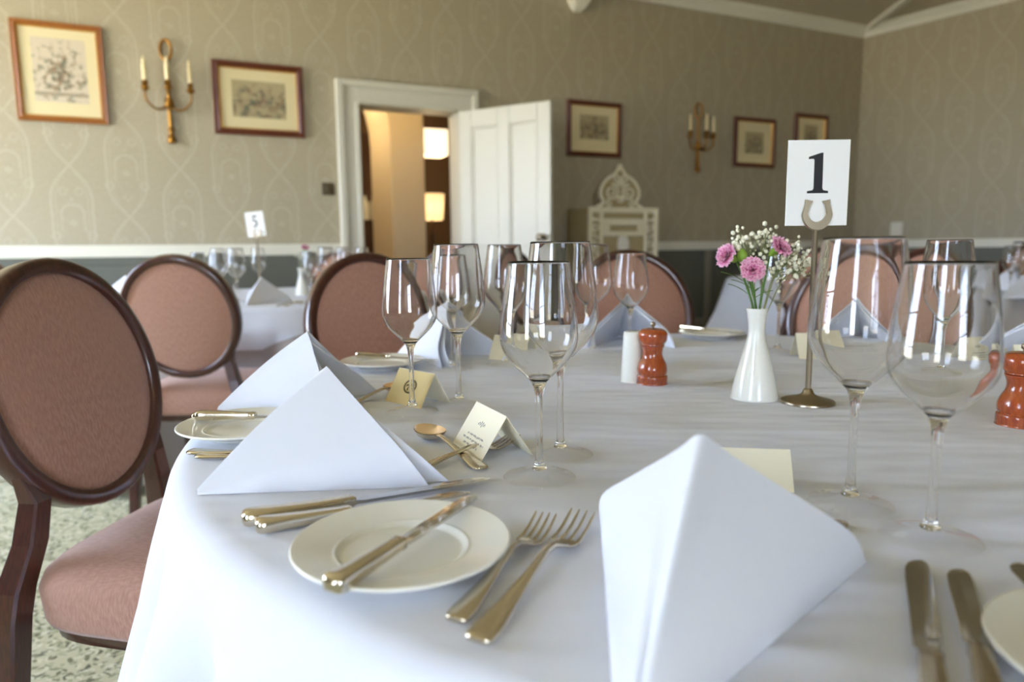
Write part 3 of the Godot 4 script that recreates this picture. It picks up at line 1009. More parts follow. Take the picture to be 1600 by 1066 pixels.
func table(label: String, at: Vector3, R: float) -> void:
	var o := thing("round_table", label, "table", at, 0.0, "round banquet tables")
	part("table_top", lathe([Vector2(0, TOP - 0.03), Vector2(R - 0.045, TOP - 0.03), Vector2(R - 0.040, TOP - 0.02), Vector2(R - 0.046, TOP - 0.004), Vector2(0, TOP - 0.004)], 48, [1, 3]), M.dark_wood, o)
	part("pedestal", lathe(smooth_profile([Vector2(0.05, 0.10), Vector2(0.06, 0.2), Vector2(0.045, 0.4), Vector2(0.06, 0.6), Vector2(0.12, TOP - 0.031)], 3), 20), M.dark_wood, o)
	for k in 4:
		var a := TAU * k / 4.0 + 0.4
		part("foot", tube_mesh(smooth_path([Vector3(0, 0.14, 0), Vector3(cos(a) * 0.2, 0.10, sin(a) * 0.2), Vector3(cos(a) * 0.42, 0.022, sin(a) * 0.42)]), 0.03, 0.02), M.dark_wood, o)

# ------------------------------------------------------------------ chairs
func build_chair_meshes() -> void:
	var tilt := deg_to_rad(12.0)
	var up := Vector3(0, cos(tilt), -sin(tilt))
	var nrm := Vector3(0, sin(tilt), cos(tilt))
	var c0 := Vector3(0, 0.754, -0.25)
	var A := 0.212
	var B := 0.228
	# frame ring: rounded rectangular section
	var st := start()
	var rings := []
	var n := 48
	for k in n + 1:
		var t := TAU * k / n
		var dir := (Vector3.RIGHT * cos(t) * B + up * sin(t) * A).normalized()
		var p := c0 + Vector3.RIGHT * cos(t) * (A - 0.014) + up * sin(t) * (B - 0.014)
		var ring := PackedVector3Array()
		for q in [[-0.014, -0.017], [-0.010, -0.022], [0.009, -0.022], [0.014, -0.016], [0.014, 0.016], [0.009, 0.022], [-0.010, 0.022], [-0.014, 0.017]]:
			ring.append(p + dir * q[0] + nrm * q[1])
		rings.append(ring)
	loft(st, rings, false, 0)
	cache.back_frame = done(st)
	for face in [1.0, -1.0]:
		st = start()
		var prof := []
		for k in 8:
			var f := float(k) / 7.0
			prof.append([f, 0.010 + 0.012 * sqrt(maxf(0.0, 1.0 - f * f))])
		st.set_smooth_group(0)
		for k in 7:
			for j in n:
				var t0 := TAU * j / n
				var t1 := TAU * ((j + 1) % n) / n
				var v := []
				for e in [[prof[k], t0], [prof[k + 1], t0], [prof[k + 1], t1], [prof[k], t1]]:
					v.append(c0 + Vector3.RIGHT * cos(e[1]) * (A - 0.026) * e[0][0] + up * sin(e[1]) * (B - 0.026) * e[0][0] + nrm * face * e[0][1])
				quad(st, v[0], v[1], v[2], v[3])
		cache["back_pad_%d" % int(face)] = done(st)
	# rear legs: up from the floor, a bend at the seat, then in to the oval
	for sgn in [-1.0, 1.0]:
		st = start()
		rings = []
		var path := [[Vector3(0.20, 0.0, -0.29), 0.015], [Vector3(0.20, 0.2, -0.255), 0.019], [Vector3(0.196, 0.40, -0.235), 0.022], [Vector3(0.190, 0.45, -0.228), 0.0225], [Vector3(0.165, 0.52, -0.216), 0.020], [Vector3(0.150, 0.585, -0.214), 0.018], [Vector3(0.165, 0.63, -0.222), 0.010]]
		for e in path:
			var p: Vector3 = e[0]
			p.x *= sgn
			var r: float = e[1]
			rings.append(PackedVector3Array([p + Vector3(-r, 0, -r * 0.8), p + Vector3(-r * 0.8, 0, -r), p + Vector3(r * 0.8, 0, -r), p + Vector3(r, 0, -r * 0.8), p + Vector3(r, 0, r * 0.8), p + Vector3(r * 0.8, 0, r), p + Vector3(-r * 0.8, 0, r), p + Vector3(-r, 0, r * 0.8)]))
		loft(st, rings, true, -1)
		cache["rear_leg_%d" % int(sgn)] = done(st)
	st = start()
	rings = []
	for e in [[0.0, 0.013], [0.30, 0.021], [0.385, 0.023]]:
		var r: float = e[1]
		rings.append(PackedVector3Array([Vector3(-r, e[0], -r * 0.8), Vector3(-r * 0.8, e[0], -r), Vector3(r * 0.8, e[0], -r), Vector3(r, e[0], -r * 0.8), Vector3(r, e[0], r * 0.8), Vector3(r * 0.8, e[0], r), Vector3(-r * 0.8, e[0], r), Vector3(-r, e[0], r * 0.8)]))
	loft(st, rings, true, -1)
	cache.front_leg = done(st)
	# seat: rounded trapezoid cushion with a crowned top
	st = start()
	rings = []
	for e in [[0.392, 0.012], [0.388, 0.004], [0.398, 0.0], [0.45, -0.004], [0.472, 0.004], [0.487, 0.022], [0.498, 0.06], [0.505, 0.12], [0.508, 0.2]]:
		rings.append(seat_ring(e[0], e[1]))
	loft(st, rings, true, 0)
	cache.seat = done(st)
	st = start()
	loft(st, [seat_ring(0.362, 0.02), seat_ring(0.366, 0.014), seat_ring(0.388, 0.014)], true, 0)
	cache.seat_rail = done(st)

func seat_ring(y: float, inset: float) -> PackedVector3Array:
	var ring := PackedVector3Array()
	for j in 40:
		var t := TAU * j / 40.0
		var ct := cos(t)
		var sn := sin(t)
		var x := signf(ct) * pow(absf(ct), 0.38)
		var z := signf(sn) * pow(absf(sn), 0.38)
		var hw := lerpf(0.205, 0.24, (z + 1.0) / 2.0) - inset
		ring.append(Vector3(x * hw, y, z * (0.228 - inset) + 0.012))
	return ring

func chair(label: String, back_at: Vector3, facing: float, group: String) -> Node3D:
	# back_at: the middle of the oval back; facing: the angle from +z that the sitter looks along
	var o := thing("dining_chair", label, "chair", Vector3.ZERO, facing, group)
	o.position = Vector3(back_at.x, 0, back_at.z) + Vector3(sin(facing), 0, cos(facing)) * 0.25
	part("back_frame", cache.back_frame, M.mahogany, o)
	part("back_pad", cache.back_pad_1, M.velvet, o)
	part("back_pad", cache["back_pad_-1"], M.velvet, o)
	part("rear_leg", cache.rear_leg_1, M.mahogany, o)
	part("rear_leg", cache["rear_leg_-1"], M.mahogany, o)
	part("front_leg", cache.front_leg, M.mahogany, o, Vector3(0.2, 0, 0.205))
	part("front_leg", cache.front_leg, M.mahogany, o, Vector3(-0.2, 0, 0.205))
	part("seat_rail", cache.seat_rail, M.mahogany, o)
	part("seat", cache.seat, M.velvet, o)
	return o

# ------------------------------------------------------------------ table ware
func glass_parts(big: bool) -> Array:
	# [bowl, stem, foot]: a thin blown bowl, a solid drawn stem that swells into the bowl's base, a thin foot
	var H := 0.245 if big else 0.225
	var k := 1.07 if big else 1.0
	var y0 := 0.108 if big else 0.101          # where the bowl leaves the stem
	var hb := H - y0
	var bowl := [Vector2(0.0118, 0.045), Vector2(0.0205, 0.112), Vector2(0.0300, 0.190), Vector2(0.0367, 0.272), Vector2(0.0395, 0.345), Vector2(0.0400, 0.41), Vector2(0.0393, 0.50), Vector2(0.0372, 0.66), Vector2(0.0343, 0.83), Vector2(0.0315, 0.992)]
	var prof := []
	for p in bowl:
		prof.append(Vector2(p.x * k, y0 + p.y * hb))
	prof.append(Vector2(0.0312 * k, H))
	prof.append(Vector2(0.0307 * k, H - 0.0006))
	for i in range(bowl.size() - 2, -1, -1):
		var p: Vector2 = bowl[i]
		prof.append(Vector2(p.x * k - 0.0010, y0 + p.y * hb + (0.0004 if i > 3 else 0.0010)))
	prof.append(prof[0])
	var edge := Vector2(0.0118 * k, y0 + 0.045 * hb)
	var stem := [Vector2(0, 0.0085), Vector2(0.0078, 0.0100), Vector2(0.0052, 0.016), Vector2(0.0040, 0.026), Vector2(0.0035, 0.05), Vector2(0.0036, y0 - 0.024), Vector2(0.0046, y0 - 0.010), Vector2(0.0074, y0), edge, Vector2(edge.x * 0.9, edge.y + 0.0004), Vector2(0.006 * k, edge.y - 0.0022), Vector2(0, edge.y - 0.0034)]
	var foot := [Vector2(0.0372, 0.0004), Vector2(0.0382, 0.0012), Vector2(0.0372, 0.0024), Vector2(0.028, 0.0040), Vector2(0.016, 0.0070), Vector2(0.0078, 0.0104)]
	return [lathe(smooth_profile(prof, 3), 56), lathe(smooth_profile(stem, 3), 32), lathe(smooth_profile(foot, 3), 56)]

func wine_glass(label: String, big: bool, x: float, z: float, y := TOP, group := "") -> void:
	var key := "glass_big" if big else "glass_small"
	if not cache.has(key):
		cache[key] = glass_parts(big)
	var o := thing("wine_glass", label, "wine glass", Vector3(x, y, z), 0.0, group)
	part("bowl", cache[key][0], M.glass, o)
	part("stem", cache[key][1], M.glass, o)
	part("foot", cache[key][2], M.thin_glass, o)

func plate(label: String, x: float, z: float, group := "bread plates") -> void:
	if not cache.has("plate"):
		cache.plate = lathe(smooth_profile([Vector2(0, 0.003), Vector2(0.040, 0.003), Vector2(0.042, 0.0), Vector2(0.047, 0.0), Vector2(0.050, 0.003), Vector2(0.062, 0.0075), Vector2(0.080, 0.0125), Vector2(0.0838, 0.0142), Vector2(0.0846, 0.0156), Vector2(0.0836, 0.0168), Vector2(0.0805, 0.0163), Vector2(0.060, 0.0112), Vector2(0.0535, 0.0098), Vector2(0.0520, 0.0102), Vector2(0.0505, 0.0094), Vector2(0.047, 0.0066), Vector2(0.040, 0.0062), Vector2(0, 0.0062)], 3), 72)
	solo("bread_plate", cache.plate, M.china, label, "plate", Vector3(x, TOP, z), 0.0, group)

func sect(z: float, y: float, hw: float, ht: float, flat := 0.5, segs := 12) -> PackedVector3Array:
	# cross-section of a bar that runs along z
	var ring := PackedVector3Array()
	for j in segs:
		var t := TAU * j / segs
		ring.append(Vector3(signf(cos(t)) * pow(absf(cos(t)), flat) * hw, y + signf(sin(t)) * pow(absf(sin(t)), flat) * ht, z))
	return ring

# all cutlery lies along -z from the handle's end at the origin to the tip
func build_cutlery() -> void:
	for f in [["dinner_fork", 0.206, 1.0], ["dessert_fork", 0.172, 0.86]]:
		var L: float = f[1]
		var k: float = f[2]
		var st := start()
		var rings := []
		for e in [[0.0, 0.0030, 0.0030, 0.0016], [0.0012, 0.0029, 0.0080, 0.0022], [0.006, 0.0028, 0.0105, 0.0022], [0.016, 0.0030, 0.0108, 0.0020], [0.05, 0.0050, 0.0072, 0.0018], [0.085, 0.0085, 0.0042, 0.0020], [0.115, 0.0115, 0.0030, 0.0024], [0.130, 0.0110, 0.0034, 0.0022], [0.138, 0.0085, 0.0075, 0.0017], [0.144, 0.0058, 0.0112, 0.0014], [0.153, 0.0036, 0.0126, 0.0012], [0.160, 0.0032, 0.0124, 0.0011]]:
			rings.append(sect(-e[0] * L / 0.206, e[1], e[2] * k, e[3], 0.7))
		loft(st, rings, true, 0)
		cache[f[0] + "_handle"] = done(st)
		for i in 4:
			st = start()
			rings = []
			var x := (i - 1.5) * 0.0071 * k
			for e in [[0.157, 0.0032, 0.0025], [0.170, 0.0036, 0.0017], [0.185, 0.0058, 0.0015], [0.198, 0.0094, 0.0012], [0.206, 0.0120, 0.0006]]:
				var ring := sect(-e[0] * L / 0.206, e[1], e[2] * k, 0.0011, 0.8, 8)
				for q in ring.size():
					ring[q].x += x
				rings.append(ring)
			loft(st, rings, true, 0)
			cache["%s_tine_%d" % [f[0], i]] = done(st)
	for f in [["dinner_knife", 0.238, 1.0], ["butter_knife", 0.195, 0.92]]:
		var L: float = f[1]
		var k: float = f[2]
		var hl := L * 0.42
		var st := start()
		var rings := []
		for e in [[0.0, 0.003, 0.003], [0.015, 0.0078, 0.0056], [0.05, 0.0102, 0.0068], [0.11, 0.0104, 0.0068], [0.22, 0.0094, 0.0062], [0.55, 0.0078, 0.0054], [0.88, 0.0064, 0.0048], [0.93, 0.0070, 0.0052], [0.945, 0.0060, 0.0046], [0.965, 0.0068, 0.0052], [1.0, 0.0048, 0.0036]]:
			rings.append(sect(-e[0] * hl, 0.0070, e[1] * k, e[2] * k, 0.45, 16))
		loft(st, rings, true, 0)
		cache[f[0] + "_handle"] = done(st)
		st = start()
		var lb := L - hl
		rings = []
		var last := [[-0.02, -0.0040, 0.0045, 0.0022], [0.02, -0.0052, 0.0052, 0.0019], [0.05, -0.0078, 0.0062, 0.0016], [0.07, -0.0084, 0.0064, 0.0015], [0.4, -0.0092, 0.0064, 0.0013], [0.75, -0.0106, 0.0062, 0.0010], [0.88, -0.0104, 0.0058, 0.0009], [0.95, -0.0080, 0.0046, 0.0008], [0.985, -0.0048, 0.0026, 0.0006], [1.0, -0.0015, 0.0005, 0.0004]]
		for e in last:
			var z: float = -hl - e[0] * lb
			var y := 0.0062
			rings.append(PackedVector3Array([Vector3(e[1] * k, y, z), Vector3((e[1] + e[2]) * 0.5 * k, y + e[3] * 0.8, z), Vector3(e[2] * k, y + e[3], z), Vector3(e[2] * k, y - e[3], z), Vector3((e[1] + e[2]) * 0.5 * k, y - e[3] * 0.8, z)]))
		loft(st, rings, true, -1)
		cache[f[0] + "_blade"] = done(st)
	# dessert spoon
	var L := 0.182
	var st := start()
	var rings := []
	for e in [[0.0, 0.0028, 0.0030, 0.0014], [0.0012, 0.0027, 0.0072, 0.0019], [0.006, 0.0026, 0.0092, 0.0020], [0.016, 0.0030, 0.0094, 0.0018], [0.05, 0.0055, 0.0058, 0.0017], [0.085, 0.0095, 0.0034, 0.0019], [0.112, 0.0118, 0.0028, 0.0022], [0.124, 0.0108, 0.0040, 0.0018]]:
		rings.append(sect(-e[0], e[1], e[2], e[3], 0.7))
	loft(st, rings, true, 0)
	cache.spoon_handle = done(st)
	st = start()
	rings = []
	# bowl: a shell swept from its rim down to the belly and back up inside
	for e in [[1.0, 0.0], [0.98, -0.0008], [0.82, -0.0062], [0.55, -0.0098], [0.25, -0.0114], [0.02, -0.0118]]:
		var ring := PackedVector3Array()
		for j in 28:
			var t := TAU * j / 28.0
			var taper := 1.0 - 0.16 * sin(t)
			ring.append(Vector3(cos(t) * 0.0188 * taper * e[0], 0.0120 + e[1], -0.152 - sin(t) * 0.030 * e[0]))
		rings.append(ring)
	loft(st, rings, true, 0)
	var inner := []
	for r in rings:
		var ring := PackedVector3Array()
		for v in r:
			ring.append(Vector3(v.x * 0.97, v.y + 0.0011, -0.152 + (v.z + 0.152) * 0.97))
		inner.append(ring)
	loft(st, inner, true, 0)
	loft(st, [rings[0], inner[0]], false, 0)
	cache.spoon_bowl = done(st)

func cutlery(kind: String, label: String, end: Vector3, tip: Vector3, group: String, roll := 0.0) -> Node3D:
	var d := tip - end
	var o := thing(kind, label, kind.get_slice("_", 1), Vector3.ZERO, 0.0, group)
	var bas := Basis.looking_at(d, Vector3.UP) * Basis(Vector3(0, 0, 1), roll)
	o.transform = Transform3D(bas, end)
	if kind.ends_with("fork"):
		part("handle", cache[kind + "_handle"], M.silver, o)
		for i in 4:
			part("tine", cache["%s_tine_%d" % [kind, i]], M.silver, o)
	elif kind.ends_with("knife"):
		part("handle", cache[kind + "_handle"], M.silver, o)
		part("blade", cache[kind + "_blade"], M.steel, o)
	else:
		part("handle", cache.spoon_handle, M.silver, o)
		part("bowl", cache.spoon_bowl, M.silver, o)
	return o

func lay(kind: String, label: String, ex: float, ez: float, tx: float, tz: float, group: String) -> void:
	cutlery(kind, label, Vector3(ex, TOP + 0.0006, ez), Vector3(tx, TOP + 0.0006, tz), group)

func napkin_mesh(Lb: float, along: float, h: float, w: float, groove: float) -> ArrayMesh:
	var tipw := 0.018 if groove > 0 else 0.005
	# a pyramid fold. Local: tip at the origin, axis along -z, open end at z = -Lb. Two leaves of cloth, the inner one standing a little further out
	var st := start()
	for layer in 2:
		var ins := 0.0 if layer == 0 else 0.0045
		var Lo := Lb if layer == 0 else Lb + 0.024
		var al := along if layer == 0 else along - 0.004
		var hh := h - ins * 1.6 if layer == 0 else h - 0.010
		var ww := w - ins
		var half := smooth_profile([Vector2(0.0, 1.0), Vector2(0.030, 0.992), Vector2(0.075, 0.955), Vector2(0.16, 0.872), Vector2(0.38, 0.70), Vector2(0.62, 0.52), Vector2(0.83, 0.36), Vector2(0.94, 0.20), Vector2(1.0, 0.0)], 3)
		var open_ := PackedVector3Array()
		var tip_ := PackedVector3Array()
		var dips := []
		for sgn in [-1, 1]:
			for i in half.size():
				var q: Vector2 = half[half.size() - 1 - i] if sgn < 0 else half[i]
				if sgn > 0 and i == 0:
					continue
				var dip := 0.0
				if sgn < 0 and groove > 0:
					dip = groove * exp(-pow((q.x - 0.16) / 0.06, 2.0))
				dips.append(dip)
				open_.append(Vector3(sgn * q.x * ww, maxf(0.0004, q.y * hh), -lerpf(Lo, al, q.y)))
				var g := pow(q.x, 0.8)
				tip_.append(Vector3(sgn * g * tipw, 0.0004 + tipw * 0.8 * q.y, 0.0))
		var rows := 16
		st.set_smooth_group(layer)
		var grid := []
		for r in rows + 1:
			var t := float(r) / rows
			var line := PackedVector3Array()
			for j in open_.size():
				var p := open_[j].lerp(tip_[j], t)
				# cloth bows out slightly between open end and tip
				var bow := 0.010 * sin(PI * t) * (1.0 - absf(2.0 * float(j) / (open_.size() - 1) - 1.0))
				p.y += bow * 0.6 - dips[j] * smoothstep(0.0, 0.45, t) * (1.0 - 0.5 * t)
				line.append(p)
			grid.append(line)
		for r in rows:
			for j in open_.size() - 1:
				quad(st, grid[r][j], grid[r][j + 1], grid[r + 1][j + 1], grid[r + 1][j])
		# turned-in thickness: a second skin just inside, closed at the open end
		var skin := []
		for r in rows + 1:
			var line := PackedVector3Array()
			for j in open_.size():
				var p: Vector3 = grid[r][j]
				var toward := Vector3(-signf(p.x) * 0.0022, -0.0022 if p.y > 0.004 else 0.0, 0)
				line.append(p + toward)
			skin.append(line)
		st.set_smooth_group(10 + layer)
		for r in rows:
			for j in open_.size() - 1:
				quad(st, skin[r][j + 1], skin[r][j], skin[r + 1][j], skin[r + 1][j + 1])
		st.set_smooth_group(-1)
		for j in open_.size() - 1:
			quad(st, grid[0][j + 1], grid[0][j], skin[0][j], skin[0][j + 1])
	return done(st)

func napkin(label: String, tip: Vector3, axis: Vector3, group: String, Lb := 0.205, along := 0.14, h := 0.118, w := 0.106, groove := 0.0) -> void:
	var key := "napkin_%.3f_%.3f_%.3f_%.3f" % [Lb, along, h, groove]
	if not cache.has(key):
		cache[key] = napkin_mesh(Lb, along, h, w, groove)
	var o := solo("napkin", cache[key], M.napkin, label, "napkin", tip, 0.0, group)
	o.transform = Transform3D(Basis.looking_at(axis, Vector3.UP), tip)

func place_card(label: String, base_mid: Vector3, right: Vector3, width: float, depth: float, h: float, m: Material, group := "folded name cards") -> void:
	# right: along the fold; the printed leaf stands on the near side
	var o := thing("place_card", label, "name card", base_mid, 0.0, group)
	var x := right.normalized()
	var z := x.cross(Vector3.UP)
	o.transform = Transform3D(Basis(x, Vector3.UP, z), base_mid)
	for side in 2:
		var st := start()
		st.set_smooth_group(-1)
		var zz := depth / 2 if side == 0 else -depth / 2
		var a := Vector3(-width / 2, 0.0004, zz); var b := Vector3(-width / 2, h, 0)
		var c := Vector3(width / 2, h, 0); var d := Vector3(width / 2, 0.0004, zz)
		quad(st, a, b, c, d, Vector2(0, 1), Vector2(0, 0), Vector2(1, 0), Vector2(1, 1))
		part("printed_leaf" if side == 0 else "rear_leaf", done(st), m if side == 0 else M.card_plain, o)
		st = start()
		st.set_smooth_group(-1)
		var off := Vector3(0, -0.0006, -0.0005 if side == 0 else 0.0005)
		quad(st, d + off, c + off, b + off, a + off)
		for e in [[a, b], [b, c], [c, d], [d, a]]:
			quad(st, e[0], e[1], e[1] + off, e[0] + off)
		part("leaf_back", done(st), M.card_plain, o)

func digit_outline(which: int) -> Array:
	# serif figures drawn in a unit box, y up
	if which == 1:
		return [PackedVector2Array([Vector2(0.05, 0.0), Vector2(0.95, 0.0), Vector2(0.95, 0.055), Vector2(0.74, 0.075), Vector2(0.70, 0.12), Vector2(0.68, 1.0), Vector2(0.58, 1.0), Vector2(0.06, 0.90), Vector2(0.07, 0.845), Vector2(0.27, 0.855), Vector2(0.31, 0.82), Vector2(0.32, 0.12), Vector2(0.28, 0.075), Vector2(0.05, 0.055)])]
	var five := PackedVector2Array([Vector2(0.22, 1.0), Vector2(0.86, 1.0), Vector2(0.82, 0.84), Vector2(0.30, 0.84), Vector2(0.27, 0.66), Vector2(0.52, 0.64), Vector2(0.78, 0.54), Vector2(0.88, 0.34), Vector2(0.80, 0.14), Vector2(0.58, 0.02), Vector2(0.28, 0.0), Vector2(0.10, 0.08), Vector2(0.14, 0.18), Vector2(0.30, 0.12), Vector2(0.54, 0.16), Vector2(0.66, 0.33), Vector2(0.58, 0.47), Vector2(0.36, 0.53), Vector2(0.14, 0.50)])
	return [five]

func number_stand(which: int, label_stand: String, label_card: String, at: Vector3, turn: float, rod: float, lean := 0.0) -> void:
	var o := thing("number_stand", label_stand, "table stand", at, turn, "table number stands")
	part("base", lathe(smooth_profile([Vector2(0, 0.001), Vector2(0.036, 0.0), Vector2(0.0395, 0.002), Vector2(0.037, 0.005), Vector2(0.022, 0.009), Vector2(0.010, 0.014), Vector2(0.006, 0.022), Vector2(0, 0.024)], 3), 36), M.pewter, o)
	part("rod", lathe([Vector2(0.0042, 0.015), Vector2(0.0042, rod), Vector2(0.006, rod + 0.004), Vector2(0.0, rod + 0.006)], 14), M.pewter, o)
	# horseshoe clip
	var st := start()
	var rings := []
	for k in 29:
		var t := lerpf(-0.22, PI + 0.22, k / 28.0)
		var rr := 0.0185
		var p := Vector3(cos(t) * rr * 0.98, rod + 0.026 - sin(t) * rr * 1.15, 0.004)
		if k < 3 or k > 25:
			p.x *= 1.0 - 0.10 * (absf(k - 14) - 11)
			p.y += 0.004 * (absf(k - 14) - 11)
		var out := Vector3(cos(t), -sin(t), 0)
		var wdt := lerpf(0.0042, 0.0066, sin(clampf(t, 0.0, PI)))
		if k == 0 or k == 28:
			wdt = 0.006
		rings.append(PackedVector3Array([p - out * wdt + Vector3(0, 0, -0.0016), p + out * wdt + Vector3(0, 0, -0.0016), p + out * wdt * 0.8 + Vector3(0, 0, 0.0022), p - out * wdt * 0.8 + Vector3(0, 0, 0.0022)]))
	loft(st, rings, true, -1)
	part("horseshoe_clip", done(st), M.pewter, o)
	var c := thing("number_card", label_card, "number card", at + Vector3(0, rod + 0.006, 0), turn, "table number cards")
	c.rotation.z = lean
	var cw := 0.090
	var ch := 0.1235
	part("card", cbox(Vector3(-cw / 2, 0.0, -0.0012), Vector3(cw / 2, ch, 0.0008), 0.0003), M.white_card, c)
	st = start()
	for ol in digit_outline(which):
		var poly := PackedVector2Array()
		for p in ol:
			poly.append(Vector2((p.x - 0.5) * 0.034, 0.047 + p.y * 0.058))
		extrude(st, poly, 0.0008, 0.0012)
	part("numeral", done(st), M.ink, c)

# ------------------------------------------------------------------ centre pieces
func flower_vase(label: String, at: Vector3, group: String) -> void:
	if not cache.has("vase"):
		cache.vase = lathe(smooth_profile([Vector2(0, 0.001), Vector2(0.034, 0.0), Vector2(0.0365, 0.002), Vector2(0.0362, 0.006), Vector2(0.031, 0.030), Vector2(0.023, 0.062), Vector2(0.0155, 0.090), Vector2(0.0128, 0.106), Vector2(0.0130, 0.118), Vector2(0.0146, 0.132), Vector2(0.0162, 0.1415), Vector2(0.0158, 0.1422), Vector2(0.0150, 0.1415), Vector2(0.0132, 0.130), Vector2(0.0112, 0.106), Vector2(0.0, 0.09)], 4), 48)
	solo("flower_vase", cache.vase, M.china, label, "vase", at, 0.0, group)

func petals(st: SurfaceTool, at: Vector3, axis: Vector3, R: float, seed_: int) -> void:
	# a carnation head: crowded frilled petals, magenta in the folds and pink to pale at the frill
	var rng := RandomNumberGenerator.new()
	rng.seed = seed_
	var bas := Basis.looking_at(axis, Vector3.UP if absf(axis.y) < 0.95 else Vector3.RIGHT)
	var layer_spec := [[11, 1.0, 1.18], [10, 0.92, 0.80], [8, 0.75, 0.48], [6, 0.55, 0.22]]
	for L in layer_spec:
		for i in L[0]:
			var a: float = TAU * (i + rng.randf() * 0.5) / L[0]
			var spread: float = L[2] + rng.randf_range(-0.12, 0.12)
			var len_: float = R * L[1] * rng.randf_range(0.92, 1.08)
			var rows := 5
			var cols := 9
			var grid := []
			var ph := rng.randf() * TAU
			for r in rows + 1:
				var t := float(r) / rows
				var line := PackedVector3Array()
				for c in cols + 1:
					var u := float(c) / cols * 2.0 - 1.0
					var wid := 0.62 * len_ * pow(t, 0.8)
					var frill := sin(u * 9.0 + ph) * 0.13 * len_ * t * t
					var tooth := (0.06 if c % 2 else -0.05) * len_ * (1.0 if r == rows else 0.0)
					var ang := spread * (0.35 + 0.65 * t)
					var out := sin(ang) * len_ * t + tooth * sin(ang) - absf(u) * 0.16 * len_ * t
					var upw := cos(ang) * len_ * t + frill + tooth * cos(ang)
					var p := Vector3(cos(a), sin(a), 0) * out + Vector3(-sin(a), cos(a), 0) * u * wid + Vector3(0, 0, -1) * upw
					line.append(at + bas * p)
				grid.append(line)
			st.set_smooth_group(0)
			for r in rows:
				for c in cols:
					var q := [[r, c], [r + 1, c], [r + 1, c + 1], [r, c + 1]]
					for e in [0, 1, 2, 0, 2, 3]:
						var t := float(q[e][0]) / rows
						var streak := 0.5 + 0.5 * sin(float(q[e][1]) * 2.1 + ph)
						var col := Color(0.36, 0.006, 0.09).lerp(Color(0.80, 0.22, 0.42), clampf(t * 1.1 - 0.25 + 0.35 * streak * t, 0.0, 1.0))
						if q[e][0] == rows:
							col = col.lerp(Color(0.94, 0.72, 0.79), 0.65)
						st.set_color(col)
						st.add_vertex(grid[q[e][0]][q[e][1]])

func carnation(label: String, mouth: Vector3, head: Vector3, axis: Vector3, R: float, seed_: int, open_ := true) -> void:
	var o := thing("carnation", label, "flower", mouth, 0.0, "pink carnations in the white vase")
	var h := head - mouth
	var ax := axis.normalized()
	var neck := h - ax * R * 1.0
	part("stem", tube_mesh(smooth_path([Vector3(0, -0.05, 0), Vector3(0, 0.0, 0), neck * 0.55 + Vector3(0, 0.006, 0), neck]), 0.0020, 0.0016, 7), M.stem_green, o)
	var st := start()
	var bas := Basis(Quaternion(Vector3.UP, ax))
	var s := R / 0.02
	lathe_into(st, smooth_profile([Vector2(0.0015, -0.001), Vector2(0.0045 * s, 0.003 * s), Vector2(0.0062 * s, 0.010 * s), Vector2(0.0072 * s, 0.019 * s), Vector2(0.0088 * s, 0.024 * s)] if open_ else [Vector2(0.0015, -0.001), Vector2(0.0055, 0.004), Vector2(0.0078, 0.012), Vector2(0.006, 0.021), Vector2(0.0, 0.026)], 3), 12, [], neck, bas)
	part("calyx", done(st), M.leaf_green, o)
	if open_:
		st = start()
		petals(st, neck + ax * 0.016 * s, ax, R, seed_)
		part("blossom", done(st), M.petal, o)
	var rng := RandomNumberGenerator.new()
	rng.seed = seed_ + 70
	for k in 2:
		var p := neck * (0.35 + 0.25 * k)
		var a := rng.randf() * TAU
		var d := Vector3(cos(a), 0.7, sin(a)).normalized()
		st = start()
		var rings := []
		for e in 7:
			var t := e / 6.0
			var q := p + d * 0.042 * t + Vector3(0, -0.010 * t * t, 0)
			var sd := d.cross(Vector3.UP).normalized() * 0.0022 * sin(PI * (0.12 + 0.86 * t))
			rings.append(PackedVector3Array([q - sd, q + Vector3(0, -0.0006, 0), q + sd, q + Vector3(0, 0.0006, 0)]))
		loft(st, rings, true, 0)
		part("leaf", done(st), M.stem_green, o)

func babys_breath(label: String, mouth: Vector3, aims: Array, seed_: int) -> void:
	var o := thing("gypsophila_spray", label, "flower", mouth, 0.0, "white filler flowers in the vase")
	var rng := RandomNumberGenerator.new()
	rng.seed = seed_
	var st := start()
	var sb := start()
	for aim in aims:
		var head: Vector3 = aim[0] - mouth
		tube(st, smooth_path([Vector3(0, -0.04, 0), head * 0.5 + Vector3(0, 0.008, 0), head * 0.8], 4), 0.0011, 0.0007, 5)
		for k in int(aim[2]):
			var off: Vector3 = Vector3(rng.randfn(), rng.randfn() * 0.8, rng.randfn()) * aim[1] * 0.55
			var p: Vector3 = head + off
			tube(st, [head * 0.78 + off * 0.25, p], 0.0004, 0.0003, 4)
			ball(sb, p, rng.randf_range(0.0022, 0.0042), 6)
	part("twigs", done(st), M.breath_stem, o)
	var b := part("tiny_blossoms", done(sb), M.breath, o)
	b.set_meta("kind", "stuff")

